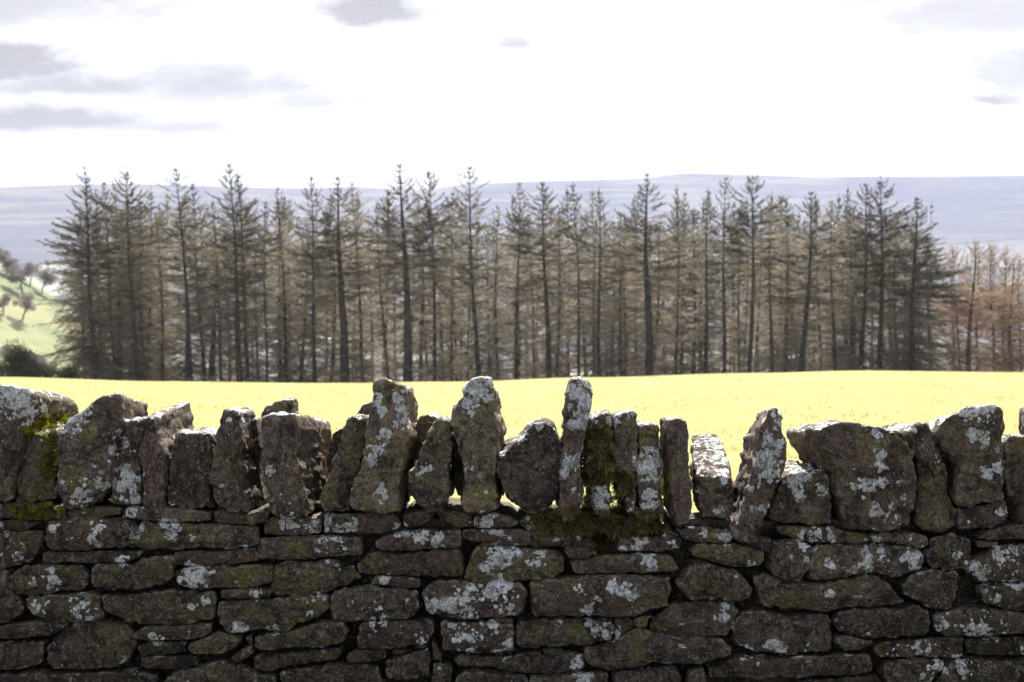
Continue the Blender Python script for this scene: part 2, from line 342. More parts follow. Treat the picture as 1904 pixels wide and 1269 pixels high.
# region | outline | depth | extra forward/back offset | back shift x,z in pixels | purple, olive, bright | label
COPING = [
 ('C1', '-90,190 0,140 100,140 215,180 250,215 235,320 190,430 165,560 130,700 110,900 90,1000 -90,1000', .40, 0, 0, 22, .6, .5, 1.0,
  'big rounded coping stone with white lichen across its top at the far left end'),
 ('C1', '180,500 260,490 330,505 400,480 440,560 430,660 410,760 412,980 330,1000 240,1015 130,1020 110,960 140,720 170,600', .36, .02, 0, -24, .5, 1.0, .85,
  'low coping stone with bright yellow green moss covering its top'),
 ('C1', '560,350 640,290 720,250 800,215 880,210 890,330 885,480 850,560 820,680 800,830 770,930 700,1010 600,1065 520,1075 450,1040 425,960 410,850 415,650 430,540 490,430', .30, -.02, 0, 14, .7, .6, 1.05,
  'large oval slab coping stone with lichen on its sloping shoulder, beside the mossy topped stone'),
 ('C1', '905,400 1040,395 1060,480 1050,560 1030,640 1040,850 1050,1040 900,1035 810,1010 800,960 820,700 870,590', .30, .01, 0, 0, .8, .3, .95,
  'squat coping stone blotched with large pale lichen, touching the large oval slab'),
 ('C1', '1045,390 1100,370 1140,380 1155,450 1165,560 1210,620 1215,850 1195,1080 1080,1070 1045,1000 1035,850 1020,640 1050,540', .42, .0, 0, -26, .9, .2, 1.1,
  'tall narrow coping slab with a broad pale right side, beside a low square stone'),
 ('C1', '1320,495 1350,485 1430,500 1530,500 1555,540 1560,700 1550,900 1560,1060 1440,1060 1340,1050 1260,1010 1240,940 1255,800 1290,650 1310,560', .30, .02, 0, 0, .5, .5, .72,
  'low dark square coping stone with a flat top between two taller slabs'),
 ('C1', '1640,325 1700,310 1750,330 1780,460 1780,700 1800,900 1850,990 1840,1080 1760,1100 1640,1070 1570,1040 1545,960 1540,870 1570,700 1580,600 1600,430', .17, .0, 6, 0, .9, .4, 1.0,
  'upright purple brown coping stone with a rough sunlit yellowish right edge'),
 ('C2', '-10,390 20,395 40,500 50,700 60,900 100,1000 60,1010 0,960 -20,700', .22, .14, 0, 0, .4, .6, .7,
  'narrow shaded stone wedged just left of the wide split coping block'),
 ('C2', '50,385 120,360 200,350 295,345 330,450 320,600 345,800 375,950 370,1010 400,1100 330,1130 200,1130 150,1080 100,950 60,830 60,700 65,550', .42, -.02, 26, 22, .9, .3, 1.05,
  'wide coping block with a cracked brown front and broad pale striated right side'),
 ('C2', '50,350 100,300 230,240 290,240 300,345 305,560 60,560', .14, .46, 0, 0, .3, .4, 1.2,
  'pale sunlit stone peeping over the back of the wide cracked block'),
 ('C2', '585,500 660,455 675,480 640,620 590,800 545,860 540,700 555,600', .20, .12, 0, 0, .5, .4, .8,
  'small dark stone wedged behind, between the wide cracked block and the leaning grey slab'),
 ('C2', '700,400 740,372 800,395 845,380 840,560 800,700 770,850 725,1000 715,1080 640,1095 560,1065 500,1040 495,1000 550,850 590,700 640,560 680,450', .32, .01, 0, 0, .5, .5, 1.05,
  'grey coping slab leaning right against the tall lichen spotted one'),
 ('C2', '750,380 820,290 880,270 890,420 880,560 770,560', .14, .36, 0, 0, .3, .3, 1.2,
  'pale stone tip showing behind the leaning grey slab'),
 ('C2', '895,130 935,98 1010,110 1090,130 1130,165 1140,260 1135,420 1160,520 1110,700 1080,850 1085,1080 980,1090 830,1070 740,1030 730,980 760,850 790,700 830,560 830,400 870,320 885,210', .38, -.04, 6, 12, .4, .7, 1.25,
  'tall coping stone with a slanting rounded top, spotted with small white lichens'),
 ('C2', '1180,440 1230,370 1300,350 1370,380 1385,450 1370,700 1360,960 1220,940 1195,780 1190,560', .18, .16, 0, 0, .3, .6, .95,
  'grey stone filling the gap behind the pear shaped coping stone'),
 ('C2', '1370,405 1420,400 1455,440 1465,600 1455,760 1430,900 1390,1060 1300,1055 1220,1010 1170,930 1155,860 1180,760 1230,650 1300,500', .28, -.02, 8, 0, .4, .7, 1.05,
  'pear shaped coping stone narrowing to the top, between the two tall stones'),
 ('C2', '1545,160 1590,100 1660,80 1740,95 1780,180 1770,300 1800,440 1790,600 1780,800 1790,960 1795,1070 1700,1085 1560,1090 1540,1050 1550,940 1560,780 1520,620 1500,500 1460,420 1470,330 1535,210', .36, -.03, 18, 24, .3, .8, 1.3,
  'tall coping stone with its flat head crusted all over in white lichen'),
 ('C2', '1465,480 1510,600 1560,780 1550,960 1510,960 1480,800', .20, .08, 0, 0, .4, .4, .7,
  'thin dark sliver of stone against the left flank of the lichen headed tall stone'),
 ('C3', '30,660 130,580 210,520 300,430 360,405 430,430 480,520 498,600 490,760 450,950 380,1060 300,1090 220,1090 150,1030 80,940 20,840 5,760', .34, .0, 0, 0, .9, .2, .9,
  'broad dark coping stone shaped like a rounded triangle'),
 ('C3', '545,160 570,95 620,85 690,105 715,160 712,300 690,450 665,620 640,760 630,950 620,1080 560,1115 480,1100 460,1020 490,850 500,700 510,500 520,300', .30, -.04, 6, 0, .8, .4, 1.15,
  'tall thin coping slab with a crumbly whitened top and round white lichens, leaning slightly right'),
 ('C3', '720,390 790,340 850,335 862,400 860,700 855,900 850,1050 800,1125 740,1110 710,1000 690,860 690,600 710,480', .28, -.01, 0, 0, .2, .9, .9,
  'coping slab half hidden under hanging green moss with a white lichened foot'),
 ('C3', '885,370 950,345 1030,338 1043,400 1050,600 1045,900 1040,1110 980,1080 920,900 880,760 878,500', .30, .0, 0, 0, .6, .4, 1.15,
  'straight sided pale brown coping slab right of the moss hung one'),
 ('C3', '1055,440 1110,425 1190,435 1215,470 1220,600 1235,800 1250,950 1265,1100 1160,1120 1070,1110 1060,900 1055,700', .28, .0, 0, 0, .3, .7, 1.1,
  'coping slab with a white lichen band across its middle and a round white knob below'),
 ('C3', '1250,560 1275,540 1300,560 1310,800 1300,1000 1262,1000 1255,760', .16, .20, 0, 0, .2, .8, 1.1,
  'thin stone sliver behind the gap left of the smooth thin slab'),
 ('C3', '1275,400 1330,378 1400,385 1425,410 1435,600 1450,850 1450,1050 1435,1190 1350,1190 1325,1100 1300,800 1280,600', .24, -.03, 0, 0, .9, .1, 1.1,
  'smooth thin purplish upright slab standing clear against the field'),
 ('C3', '1490,815 1600,815 1750,820 1752,1000 1745,1150 1640,1150 1530,1135 1500,1050 1500,900', .40, .0, 22, -70, .8, .2, 1.0,
  'low coping block with a bright white weathered top sloping up to the rear'),
 ('C4', '250,240 270,170 330,180 362,215 360,300 385,440 375,560 340,680 300,780 250,900 215,1020 210,1075 130,1085 50,1040 60,960 110,860 130,740 160,600 200,440 220,300', .30, -.05, 8, 40, .8, .2, 1.2,
  'tall slab leaning hard to the right with a bright sunlit left face'),
 ('C4', '375,630 420,612 500,610 640,612 665,680 680,850 675,950 560,955 420,950 300,940 265,900 300,780 350,680', .34, .02, 0, -10, .3, .8, 1.05,
  'squat square stone with three pale lichen rosettes beside the hard leaning slab'),
 ('C4', '560,330 700,290 860,290 1000,315 1100,350 1170,410 1210,480 1220,600 1215,700 1190,960 1050,990 900,970 790,965 750,900 720,780 700,640 650,520 580,430', .40, -.02, 0, 14, .7, .5, 1.0,
  'biggest coping boulder, rounded like a loaf and dotted with lichen'),
 ('C4', '1150,360 1220,310 1280,300 1320,340 1350,430 1400,600 1440,740 1475,860 1470,960 1400,995 1280,985 1220,940 1200,850 1225,650 1215,520 1190,420', .30, .01, 0, 0, .3, .8, .9,
  'dull olive coping stone leaning left against the biggest boulder'),
 ('C4', '1400,260 1460,235 1560,200 1700,190 1760,185 1780,290 1770,400 1780,600 1785,780 1700,820 1550,830 1480,800 1470,700 1490,560 1450,520 1380,470 1345,400 1345,320', .26, -.02, 0, 26, .5, .6, 1.0,
  'tall angular block with an overhanging shoulder and lacy white lichens on its face'),
 ('C4', '1480,850 1600,830 1790,790 1800,880 1790,930 1700,965 1580,975 1500,970 1480,930', .34, .0, 0, 0, .8, .2, .9,
  'small flat stone under the tall angular block'),
 ('C4', '1770,430 1850,380 1980,380 1990,960 1880,930 1850,830 1800,740 1785,600', .34, .02, 0, 0, .4, .7, .95,
  'rough pitted coping stone cut by the far right end of the view'),
]

BODY = """A5|-70,60 70,60 300,60 440,110 440,175 200,180 60,160 -70,160|.2 1 .7
A5|460,120 520,90 640,85 740,78 815,95 810,140 700,150 560,160 470,155|.3 .6 .9
A5|820,150 850,90 900,75 1000,85 1150,95 1300,100 1410,120 1420,185 1250,190 1000,175 880,165 825,165|.8 .2 1.1
A5|1440,120 1500,105 1700,115 1790,140 1790,190 1600,200 1450,190|.6 .6 .9
A5|-70,185 80,170 200,175 265,190 170,245 60,243 -70,243|.5 .6 .6
A5|-70,255 100,248 290,250 300,300 280,380 220,450 100,490 -70,505|.5 .6 .8
A5|300,200 330,180 480,165 700,170 850,175 885,210 880,270 840,370 700,372 500,377 310,372 300,300|.8 .3 .85
A5|285,388 500,385 700,380 850,380 950,388 940,430 850,465 600,465 400,465 285,460|.9 .2 .75
A5|850,365 875,280 940,185 1000,180 1200,190 1500,200 1750,205 1750,350 1600,372 1300,375 1000,370 880,370|.4 1 .9
A5|1170,400 1300,385 1500,382 1730,362 1745,420 1740,460 1600,478 1300,482 1175,478|.9 .5 .75
A5|40,560 100,510 200,480 400,475 540,475 590,530 600,600 560,650 400,658 200,688 100,670 40,620|.5 .8 .8
A5|610,520 640,480 750,470 880,467 940,440 1050,415 1150,430 1160,500 1140,570 1080,620 900,645 700,655 620,640|.6 .9 .8
A5|1160,540 1190,500 1350,492 1600,490 1800,472 1850,490 1840,600 1700,630 1500,633 1250,636 1190,610|.3 .9 .9
A5|-70,520 30,520 40,620 110,690 150,760 140,830 60,870 -70,870|.5 .5 .7
A5|155,700 300,678 500,660 640,670 670,720 700,800 700,840 600,868 450,868 300,858 220,820 170,770|.5 .5 .8
A5|695,700 740,685 900,668 1100,650 1300,650 1450,658 1465,740 1440,850 1350,868 1100,882 900,862 780,820 710,760|.4 .7 .75
A5|1485,650 1600,645 1745,640 1830,650 1820,695 1640,703 1500,700|.4 .6 .8
A5|1465,780 1490,718 1709,712 2009,702 2209,694 2224,760 2209,800 2129,840 2009,890 1929,935 1809,930 1620,940 1530,930 1480,870|.4 .9 .85
A5|-70,900 100,872 230,862 400,872 435,890 400,930 300,955 120,980 -70,985|.4 .6 .7
A5|310,1050 380,960 450,890 600,862 720,855 850,880 910,950 920,1020 880,1100 820,1160 700,1195 500,1200 360,1195 300,1150|.3 .6 .75
A5|-70,1010 100,992 290,988 300,1020 280,1100 270,1150 100,1190 -70,1205|.5 .3 .7
A5|885,960 960,900 1100,888 1300,882 1420,877 1420,930 1380,970 1200,985 1000,990 910,985|.7 .3 .7
A5|930,1030 1000,1000 1150,998 1260,992 1255,1070 1100,1085 950,1088|.5 .2 .6
A5|1268,1005 1380,972 1450,935 1600,958 1620,980 1590,1040 1500,1083 1350,1083 1268,1072|.4 .9 .8
A5|945,1097 1100,1093 1320,1093 1340,1150 1250,1183 1000,1185 945,1170|.4 .4 .65
A5|1555,1110 1620,1050 1690,1030 1715,1070 1660,1115 1590,1138|.4 .4 .75
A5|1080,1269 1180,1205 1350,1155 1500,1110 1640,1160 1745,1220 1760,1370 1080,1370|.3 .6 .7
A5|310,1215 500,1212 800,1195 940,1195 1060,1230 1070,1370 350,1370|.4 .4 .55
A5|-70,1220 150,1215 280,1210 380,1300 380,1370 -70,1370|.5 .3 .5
A6|-50,130 0,120 60,105 105,125 95,180 60,200 0,210 -50,205|.4 .6 .8
A6|75,210 110,160 200,155 380,150 465,160 465,268 300,278 150,282 80,268|.6 .6 1
A6|472,260 477,150 520,128 700,130 980,135 1005,200 1000,240 850,265 650,268 500,272|.9 .2 1
A6|1008,132 1180,102 1215,120 1210,190 1100,225 1015,222|.6 .5 .85
A6|1240,125 1300,112 1400,118 1485,132 1488,222 1380,223 1280,190|.4 .6 .95
A6|1495,150 1560,132 1640,127 1740,150 1795,195 1750,222 1640,228 1500,225|.6 .3 1
A6|20,360 60,300 150,290 400,285 720,285 745,360 740,410 600,430 300,435 60,440 20,420|.7 .7 .95
A6|835,320 900,285 1000,255 1120,238 1400,242 1412,300 1400,355 1200,373 950,384 860,376 835,350|.6 .3 .95
A6|1418,245 1500,235 1740,235 1900,240 2100,255 2280,270 2270,350 2100,353 1900,350 1700,340 1500,322 1418,300|.8 .2 .95
A6|705,480 780,400 860,382 950,392 1300,378 1400,372 1425,480 1420,550 1200,553 900,545 720,530|.7 .6 .8
A6|430,460 480,440 570,442 620,470 600,488 500,488|.3 .4 .9
A6|100,540 120,490 240,445 350,475 500,494 620,488 680,475 745,560 700,600 550,650 350,690 130,695 100,650|.5 .9 .85
A6|800,590 820,550 1000,555 1130,572 1130,630 1050,640 880,618 805,605|.7 .3 .75
A6|1425,560 1450,450 1490,370 1560,345 1700,352 1870,362 2040,370 2106,420 2100,520 2040,563 1900,586 1700,586 1500,594 1430,582|.5 .8 .9
A6|525,690 560,650 700,618 800,625 1000,645 1110,650 1135,720 1130,800 1080,855 900,860 650,860 560,840 525,800|.5 .5 .8
A6|1140,680 1160,620 1250,575 1400,580 1640,595 1800,605 1840,650 1840,760 1790,830 1700,820 1500,850 1300,838 1160,800 1142,740|.9 .1 .85
A6|705,900 760,868 1000,866 1200,852 1230,900 1210,970 1150,1028 900,1043 700,1046|.8 .2 .7
A6|1258,862 1290,852 1500,860 1640,872 1760,882 1760,980 1740,1060 1600,1080 1400,1070 1268,1065 1258,960|.8 .2 .75
A6|1590,848 1640,828 1750,840 1760,868 1640,866|.2 .8 .9
A6|10,960 200,930 350,885 450,865 600,865 625,920 615,1000 560,1022 300,1043 60,1052 10,1030|.3 .9 .8
A6|10,1090 300,1062 600,1032 610,1070 570,1118 400,1148 100,1193 10,1190|.4 .6 .75
A6|-50,965 -10,945 3,1040 -30,1010|.4 .4 .6
A6|637,1090 700,1055 890,1053 900,1110 800,1133 640,1133|.6 .2 .7
A6|945,1050 1070,1042 1080,1060 1000,1080 945,1078|.3 .6 .6
A6|882,1130 980,1088 1150,1042 1190,1035 1208,1120 1198,1220 1050,1262 900,1262 885,1200|.4 .4 .75
A6|1205,1000 1235,1000 1275,1080 1270,1128 1218,1115|.3 .3 .6
A6|1216,1143 1280,1133 1355,1162 1340,1370 1202,1370|.4 .4 .6
A6|172,1200 400,1167 700,1152 855,1152 870,1230 880,1370 190,1370|.6 .4 .65
A6|-40,1205 60,1212 150,1242 160,1370 -40,1370|.4 .4 .5
A6|1350,1120 1400,1088 1640,1095 1940,1083 2236,1073 2251,1150 2236,1188 2036,1220 1836,1212 1600,1178 1400,1158|.4 .7 .75
A6|1380,1250 1450,1192 1600,1208 1860,1238 1860,1370 1370,1370|.3 .4 .6
A7|160,180 210,148 300,142 340,160 320,240 250,250 180,215|.3 .5 1
A7|325,180 600,150 900,172 1180,200 1170,240 900,262 640,268 330,250|.3 .8 .7
A7|472,390 482,362 560,358 660,362 670,400 620,432 500,437|.4 .4 .8
A7|830,380 850,290 950,278 1100,282 1200,242 1265,270 1278,330 1260,378 1100,392 950,386|.9 .1 1
A7|1233,230 1400,226 1600,240 1620,290 1580,338 1400,320 1272,300|.5 .7 1
A7|512,460 600,428 800,410 1000,405 1190,410 1265,500 1250,525 1000,533 700,541 540,545 512,500|.5 .9 .95
A7|232,600 260,578 500,565 800,555 1100,552 1195,558 1200,700 1180,770 1000,808 900,830 600,836 350,835 260,832 242,700|.6 .5 .9
A7|1330,380 1370,332 1500,337 1700,355 1832,385 1827,450 1800,488 1700,500 1550,475 1400,447 1340,420|.3 1 .95
A7|1230,610 1280,540 1370,458 1500,486 1650,522 1720,600 1745,660 1700,713 1500,710 1350,703 1260,650|.6 .6 .85
A7|1203,745 1300,728 1500,722 1600,732 1640,800 1630,900 1570,958 1400,958 1200,948 1060,930 1037,880 1052,830 1150,780|.5 .5 .85
A7|942,850 1000,822 1075,817 1040,840 1028,898 960,898|.3 .7 .8
A7|822,852 900,842 945,880 938,915 820,970|.5 .3 .7
A7|137,880 160,838 300,838 500,852 700,848 798,852 813,900 798,978 700,1008 500,1020 400,1042 180,1052 137,1000|.5 .8 .85
A7|190,1078 250,1064 310,1062 318,1085 290,1095 200,1088|.4 .3 .7
A7|322,1062 400,1048 465,1062 430,1085 342,1080|.4 .3 .6
A7|612,1060 700,1035 800,1005 900,935 1000,915 1080,955 1300,968 1530,972 1600,1050 1600,1088 1500,1118 1420,1150 1200,1150 1000,1158 780,1188 680,1178 622,1120|.4 .6 .85
A7|238,1243 400,1228 600,1204 758,1202 785,1370 238,1370|.3 .5 .75
A7|795,1204 1000,1178 1220,1160 1258,1200 1290,1370 805,1370|1 .3 .8
A7|1300,1370 1312,1205 1352,1182 1420,1178 1428,1370|.3 .6 .7
A7|1438,1168 1672,1090 1972,1104 2272,1085 2552,1074 2572,1200 2372,1223 2072,1238 1672,1248 1445,1248|.7 .4 .75
A8|-75,900 -50,825 0,794 100,774 300,818 500,798 580,794 620,870 615,1000 600,1058 400,1080 100,1072 -40,1057 -78,980|.9 .3 .8
A8|110,290 190,302 215,350 205,398 60,375 20,345|.6 .3 .8
A8|168,500 210,330 300,312 440,322 495,350 487,430 450,520 400,588 360,603 280,578 203,540|.8 .3 .85
A8|232,220 300,217 500,222 600,217 700,242 858,272 868,310 800,328 600,333 450,328 350,298 252,260|.4 .7 1
A8|872,282 960,258 1130,258 1250,282 1260,340 1220,373 1100,343 980,328 902,333|.6 .5 1
A8|472,400 520,350 700,344 900,344 1050,348 1150,372 1215,402 1230,450 1220,490 1150,528 1020,563 940,536 820,525 700,555 560,574 462,566 457,490|.6 .5 .95
A8|1240,372 1280,295 1400,268 1540,292 1570,330 1570,450 1530,508 1400,520 1270,486 1238,430|.5 .7 .65
A8|1583,312 1730,318 1730,358 1593,358|.2 1 .9
A8|1592,290 1640,252 1760,218 1904,208 1980,212 1980,288 1740,303 1605,303|.6 .4 .8
A8|1530,480 1600,420 1700,364 1760,344 1980,344 1980,603 1620,600 1555,558 1527,520|.3 .3 .75
A8|78,560 150,533 250,562 420,600 600,595 750,572 830,540 930,555 1000,620 1110,720 1098,743 950,765 700,762 500,780 330,800 150,766 102,738 88,640|.5 .7 .85
A8|1083,620 1130,562 1210,525 1300,505 1468,525 1468,640 1440,738 1400,786 1300,790 1200,738 1103,680|.3 .7 .7
A8|1622,640 1740,615 1980,615 1980,800 1750,788 1662,738|.3 .6 .6
A8|622,850 660,782 850,778 1020,778 1120,748 1200,745 1273,800 1273,860 1268,950 1200,983 1000,981 820,975 700,948 652,920|.9 .1 .6
A8|1297,820 1400,798 1500,765 1700,782 1900,812 1980,832 1980,950 1600,952 1400,961 1312,920|.3 .3 .75
A8|642,970 700,958 800,980 888,990 878,1020 800,1042 700,1057 642,1010|.7 .2 .75
A8|897,1040 932,1005 1100,990 1280,966 1500,964 1503,1050 1488,1098 1300,1102 1000,1102 922,1088|.4 .6 .75
A8|1513,973 1700,968 1980,968 1980,1090 1522,1088|.4 .3 .5
A8|960,1200 1002,1133 1200,1110 1400,1113 1378,1180 1300,1265 1250,1370 1042,1370 962,1250|.4 .3 .7
A8|1382,1192 1442,1133 1600,1120 1800,1133 1980,1122 1980,1370 1310,1370|.3 .3 .6
A8|390,1253 600,1243 900,1218 950,1260 1030,1370 380,1370|.5 .4 .6"""


def resample(poly, n, soft=1):
    p = np.array(poly, dtype=float)
    for _ in range(soft):                       # light corner cutting
        q = np.roll(p, -1, axis=0)
        a = p * .88 + q * .12
        b = p * .12 + q * .88
        p = np.stack([a, b], 1).reshape(-1, 2)
    q = np.roll(p, -1, axis=0)
    seg = np.linalg.norm(q - p, axis=1)
    cum = np.concatenate([[0], np.cumsum(seg)])
    t = np.linspace(0, cum[-1], n, endpoint=False)
    pc = np.vstack([p, p[:1]])
    return np.stack([np.interp(t, cum, pc[:, 0]), np.interp(t, cum, pc[:, 1])], 1)


def grid_faces(n, rings):
    F_ = []
    for r in range(rings - 1):
        a = np.arange(n) + r * n
        b = (np.arange(n) + 1) % n + r * n
        F_.append(np.stack([a, b, b + n, a + n], 1))
    return np.vstack(F_)


def stone_geo(poly_xz, y0, depth, seed, n=96, bx=0., bz=0., bs=.94, rough=1., fr=None):
    rnd = random.Random(seed)
    q = resample(poly_xz, n)
    lo, hi = q.min(0), q.max(0)
    c = (lo + hi) / 2
    hw = (hi - lo) / 2
    small = min(hw)
    r = min(.011, small * .30) if fr is None else fr
    bulge = min(.012, small * .2)
    rings = []                                    # (sx, sz, y, k)
    for s in (.06, .2, .36, .52, .66, .78, .88, .95):
        ix, iz = 1 - r / hw[0], 1 - r / hw[1]
        rings.append((ix * s, iz * s, y0 - bulge * (1 - s ** 2)))
    for a in (0, 22, 45, 68, 90):
        i = r * (1 - math.sin(R(a)))
        rings.append((1 - i / hw[0], 1 - i / hw[1], y0 + r * (1 - math.cos(R(a)))))
    nb = max(6, int(depth / .016))
    for j in range(1, nb + 1):
        rings.append((1, 1, y0 + r + (depth - 2 * r) * j / nb))
    for a in (68, 45, 22, 0):
        i = r * (1 - math.sin(R(a)))
        rings.append((1 - i / hw[0], 1 - i / hw[1], y0 + depth - r * (1 - math.cos(R(a)))))
    for s in (.75, .4, .08):
        rings.append(((1 - r / hw[0]) * s, (1 - r / hw[1]) * s, y0 + depth + .006 * (1 - s)))
    V = []
    for sx, sz, y in rings:
        k = max(0., (y - y0) / depth)
        sc = 1 + (bs - 1) * k
        V.append(np.stack([c[0] + (q[:, 0] - c[0]) * sx * sc + bx * k, np.full(n, y),
                           c[1] + (q[:, 1] - c[1]) * sz * sc + bz * k * np.clip((q[:, 1] - lo[1]) / (hi[1] - lo[1]) * 1.2, 0, 1)], 1))
    V = np.vstack(V)
    Fq = grid_faces(n, len(rings))
    # caps
    caps = []
    nv = len(V)
    V = np.vstack([V, V[:n].mean(0), V[-n:].mean(0)])
    tri = [(nv, (i + 1) % n, i) for i in range(n)]
    b0 = nv - n
    tri += [(nv + 1, b0 + i, b0 + (i + 1) % n) for i in range(n)]
    faces = [tuple(int(i) for i in f) for f in Fq] + tri
    me = bpy.data.meshes.new('tmp')
    me.from_pydata(V.tolist(), [], faces)
    me.update()
    N = np.empty(len(V) * 3, dtype=np.float32)
    me.vertices.foreach_get('normal', N)
    N = N.reshape(-1, 3)
    # make normals point outward
    if (N[:n * 4, 1].mean()) > 0:
        me.flip_normals(); N = -N
    off = Vector((seed * 3.17 % 50, seed * 1.31 % 50, seed * .73 % 50))
    A = rough * min(1., small / .045)
    nz_ = noise.noise
    for i in range(len(V)):
        p = Vector(V[i]) + off
        d = .0095 * nz_(p * 9) + .0060 * nz_(p * 24) + .0036 * nz_(p * 60) + .0026 * nz_(p * 130)
        # broken ledges and pits
        w = nz_(p * 34)
        d -= .006 * max(0., abs(w) * 1.6 - .55)
        vd = noise.voronoi(p * 17)[0]
        d -= .0045 * max(0., 1 - (vd[1] - vd[0]) * 5) - .0035 * (vd[0] - .5)
        e = nz_(Vector((p.x * 12, p.y * 5, p.z * 40)))
        d += .0035 * (1 if e > .12 else 0) * (1 if V[i][1] > y0 + .02 else .35)
        V[i] += N[i] * d * A
    bpy.data.meshes.remove(me)
    return V, faces


def stone_attr(V, purple, olive, bright):
    V = np.asarray(V)
    x, y, z = V[:, 0], V[:, 1], V[:, 2] - CAMZ
    dep = y * CP - z * SP
    up = y * SP + z * CP
    px, py = 952 + F * x / dep, 634.5 - F * up / dep
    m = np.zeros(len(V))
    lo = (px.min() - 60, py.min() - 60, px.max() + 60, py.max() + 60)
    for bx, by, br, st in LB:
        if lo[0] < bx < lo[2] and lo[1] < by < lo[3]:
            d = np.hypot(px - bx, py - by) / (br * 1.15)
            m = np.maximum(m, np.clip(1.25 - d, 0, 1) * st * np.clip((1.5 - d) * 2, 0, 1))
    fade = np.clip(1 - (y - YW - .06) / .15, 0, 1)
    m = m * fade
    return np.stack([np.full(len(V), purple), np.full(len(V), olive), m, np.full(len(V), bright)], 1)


def to_xz(px_poly, Y):
    out = []
    for a, b in px_poly:
        p = at(a, b, Y)
        out.append((p.x, p.z))
    return out


ALLV, ALLF = [], []              # for the moss rays


def add_bvh(V, faces):
    o = sum(len(v) for v in ALLV)
    ALLV.append(V)
    ALLF.extend([tuple(i + o for i in f) for f in faces])


PXM = YW / F                     # metres per photograph pixel at the wall face
# --- coping stones, each one loose on the wall head
for i, (reg, s, dep, dy, bx, bz, pu, ol, br, lab) in enumerate(COPING):
    poly = parse(reg, s)
    y0 = YW + dy
    xz = to_xz(poly, y0)
    V, faces = stone_geo(xz, y0, dep, 11 + i, n=110, bx=bx * PXM, bz=-bz * PXM, rough=1.15)
    add_bvh(V, faces)
    base = Vector((float(V[:, 0].mean()), float(V[:, 1].mean()), float(V[:, 2].min())))
    at_ = stone_attr(V, pu, ol, br)
    me = mesh_np('coping_stone', V - np.array(base), faces, True, at_)
    o = link('coping_stone', me, M_STONE, loc=base)
    tag(o, lab, 'stone', 'coping stones set on edge along the wall top')

# --- the wall body
wall = link('dry_stone_wall', None, loc=Vector((0, YW + .2, 0)))
tag(wall, 'dark dry stone wall of flat lichened gritstone courses below the upright coping stones', 'wall', None, 'thing')
woff = np.array([0, YW + .2, 0])
body_polys = []
rb = random.Random(5)
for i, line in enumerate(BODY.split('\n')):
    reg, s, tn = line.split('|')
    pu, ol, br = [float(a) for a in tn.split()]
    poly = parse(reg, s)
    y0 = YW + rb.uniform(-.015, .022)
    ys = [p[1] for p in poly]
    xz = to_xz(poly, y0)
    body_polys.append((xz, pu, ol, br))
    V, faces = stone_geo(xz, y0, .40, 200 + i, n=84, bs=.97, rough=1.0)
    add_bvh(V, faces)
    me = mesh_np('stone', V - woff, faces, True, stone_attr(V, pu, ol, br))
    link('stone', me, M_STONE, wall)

# unseen run of the same wall: below the frame and past both ends
SV, SF, SA = [], [], []


def soup(V, faces, A):
    o = sum(len(v) for v in SV)
    SV.append(V - woff); SF.extend([tuple(i + o for i in f) for f in faces]); SA.append(A)


xL = at(-8, 900, YW).x
xR = at(1912, 900, YW).x
for k, (xz, pu, ol, br) in enumerate(body_polys):
    cx = sum(p[0] for p in xz) / len(xz)
    for side, xe in ((-1, xL), (1, xR)):
        m = [(2 * xe - x, z) for x, z in xz][::-1]
        if abs(sum(p[0] for p in m) / len(m)) > 3.3: continue
        V, faces = stone_geo(m, YW, .40, 900 + k, n=32, bs=.97)
        soup(V, faces, np.tile([pu, ol, .25, br], (len(V), 1)))
for k, c in enumerate(COPING):
    if c[3] > .1: continue
    xz = to_xz(parse(c[0], c[1]), YW)
    for xe in (xL, xR):
        m = [(2 * xe - x, z) for x, z in xz][::-1]
        if abs(sum(p[0] for p in m) / len(m)) > 3.3 or min(abs(p[0]) for p in m) < 1.37: continue
        V, faces = stone_geo(m, YW, min(.38, c[2]), 1200 + k, n=40)
        soup(V, faces, np.tile([c[6], c[7], .25, c[8]], (len(V), 1)))
ztop = at(952, 1292, YW).z
z = ztop - .012
row = 0
while z > 0:
    h = rb.uniform(.085, .13)
    x = -3.4 + rb.uniform(0, .2)
    while x < 3.4:
        w = rb.uniform(.14, .36)
        g = .006
        zz0, zz1 = z - h + g, z
        poly = [(x + g, zz1 - rb.uniform(0, .02)), (x + w / 2, zz1), (x + w - g, zz1 - rb.uniform(0, .02)),
                (x + w - g - rb.uniform(0, .01), zz0), (x + w / 2, zz0 - .002), (x + g + rb.uniform(0, .01), zz0)]
        V, faces = stone_geo(poly, YW + rb.uniform(-.02, .01), .42, 2000 + int(x * 100) + row * 31, n=28)
        soup(V, faces, np.tile([rb.random(), rb.random(), .2, rb.uniform(.6, .9)], (len(V), 1)))
        x += w
    z -= h; row += 1
me = mesh_np('stonework', np.vstack(SV), SF, True, np.vstack(SA))
o = link('stonework', me, M_STONE, wall); o['kind'] = 'stuff'

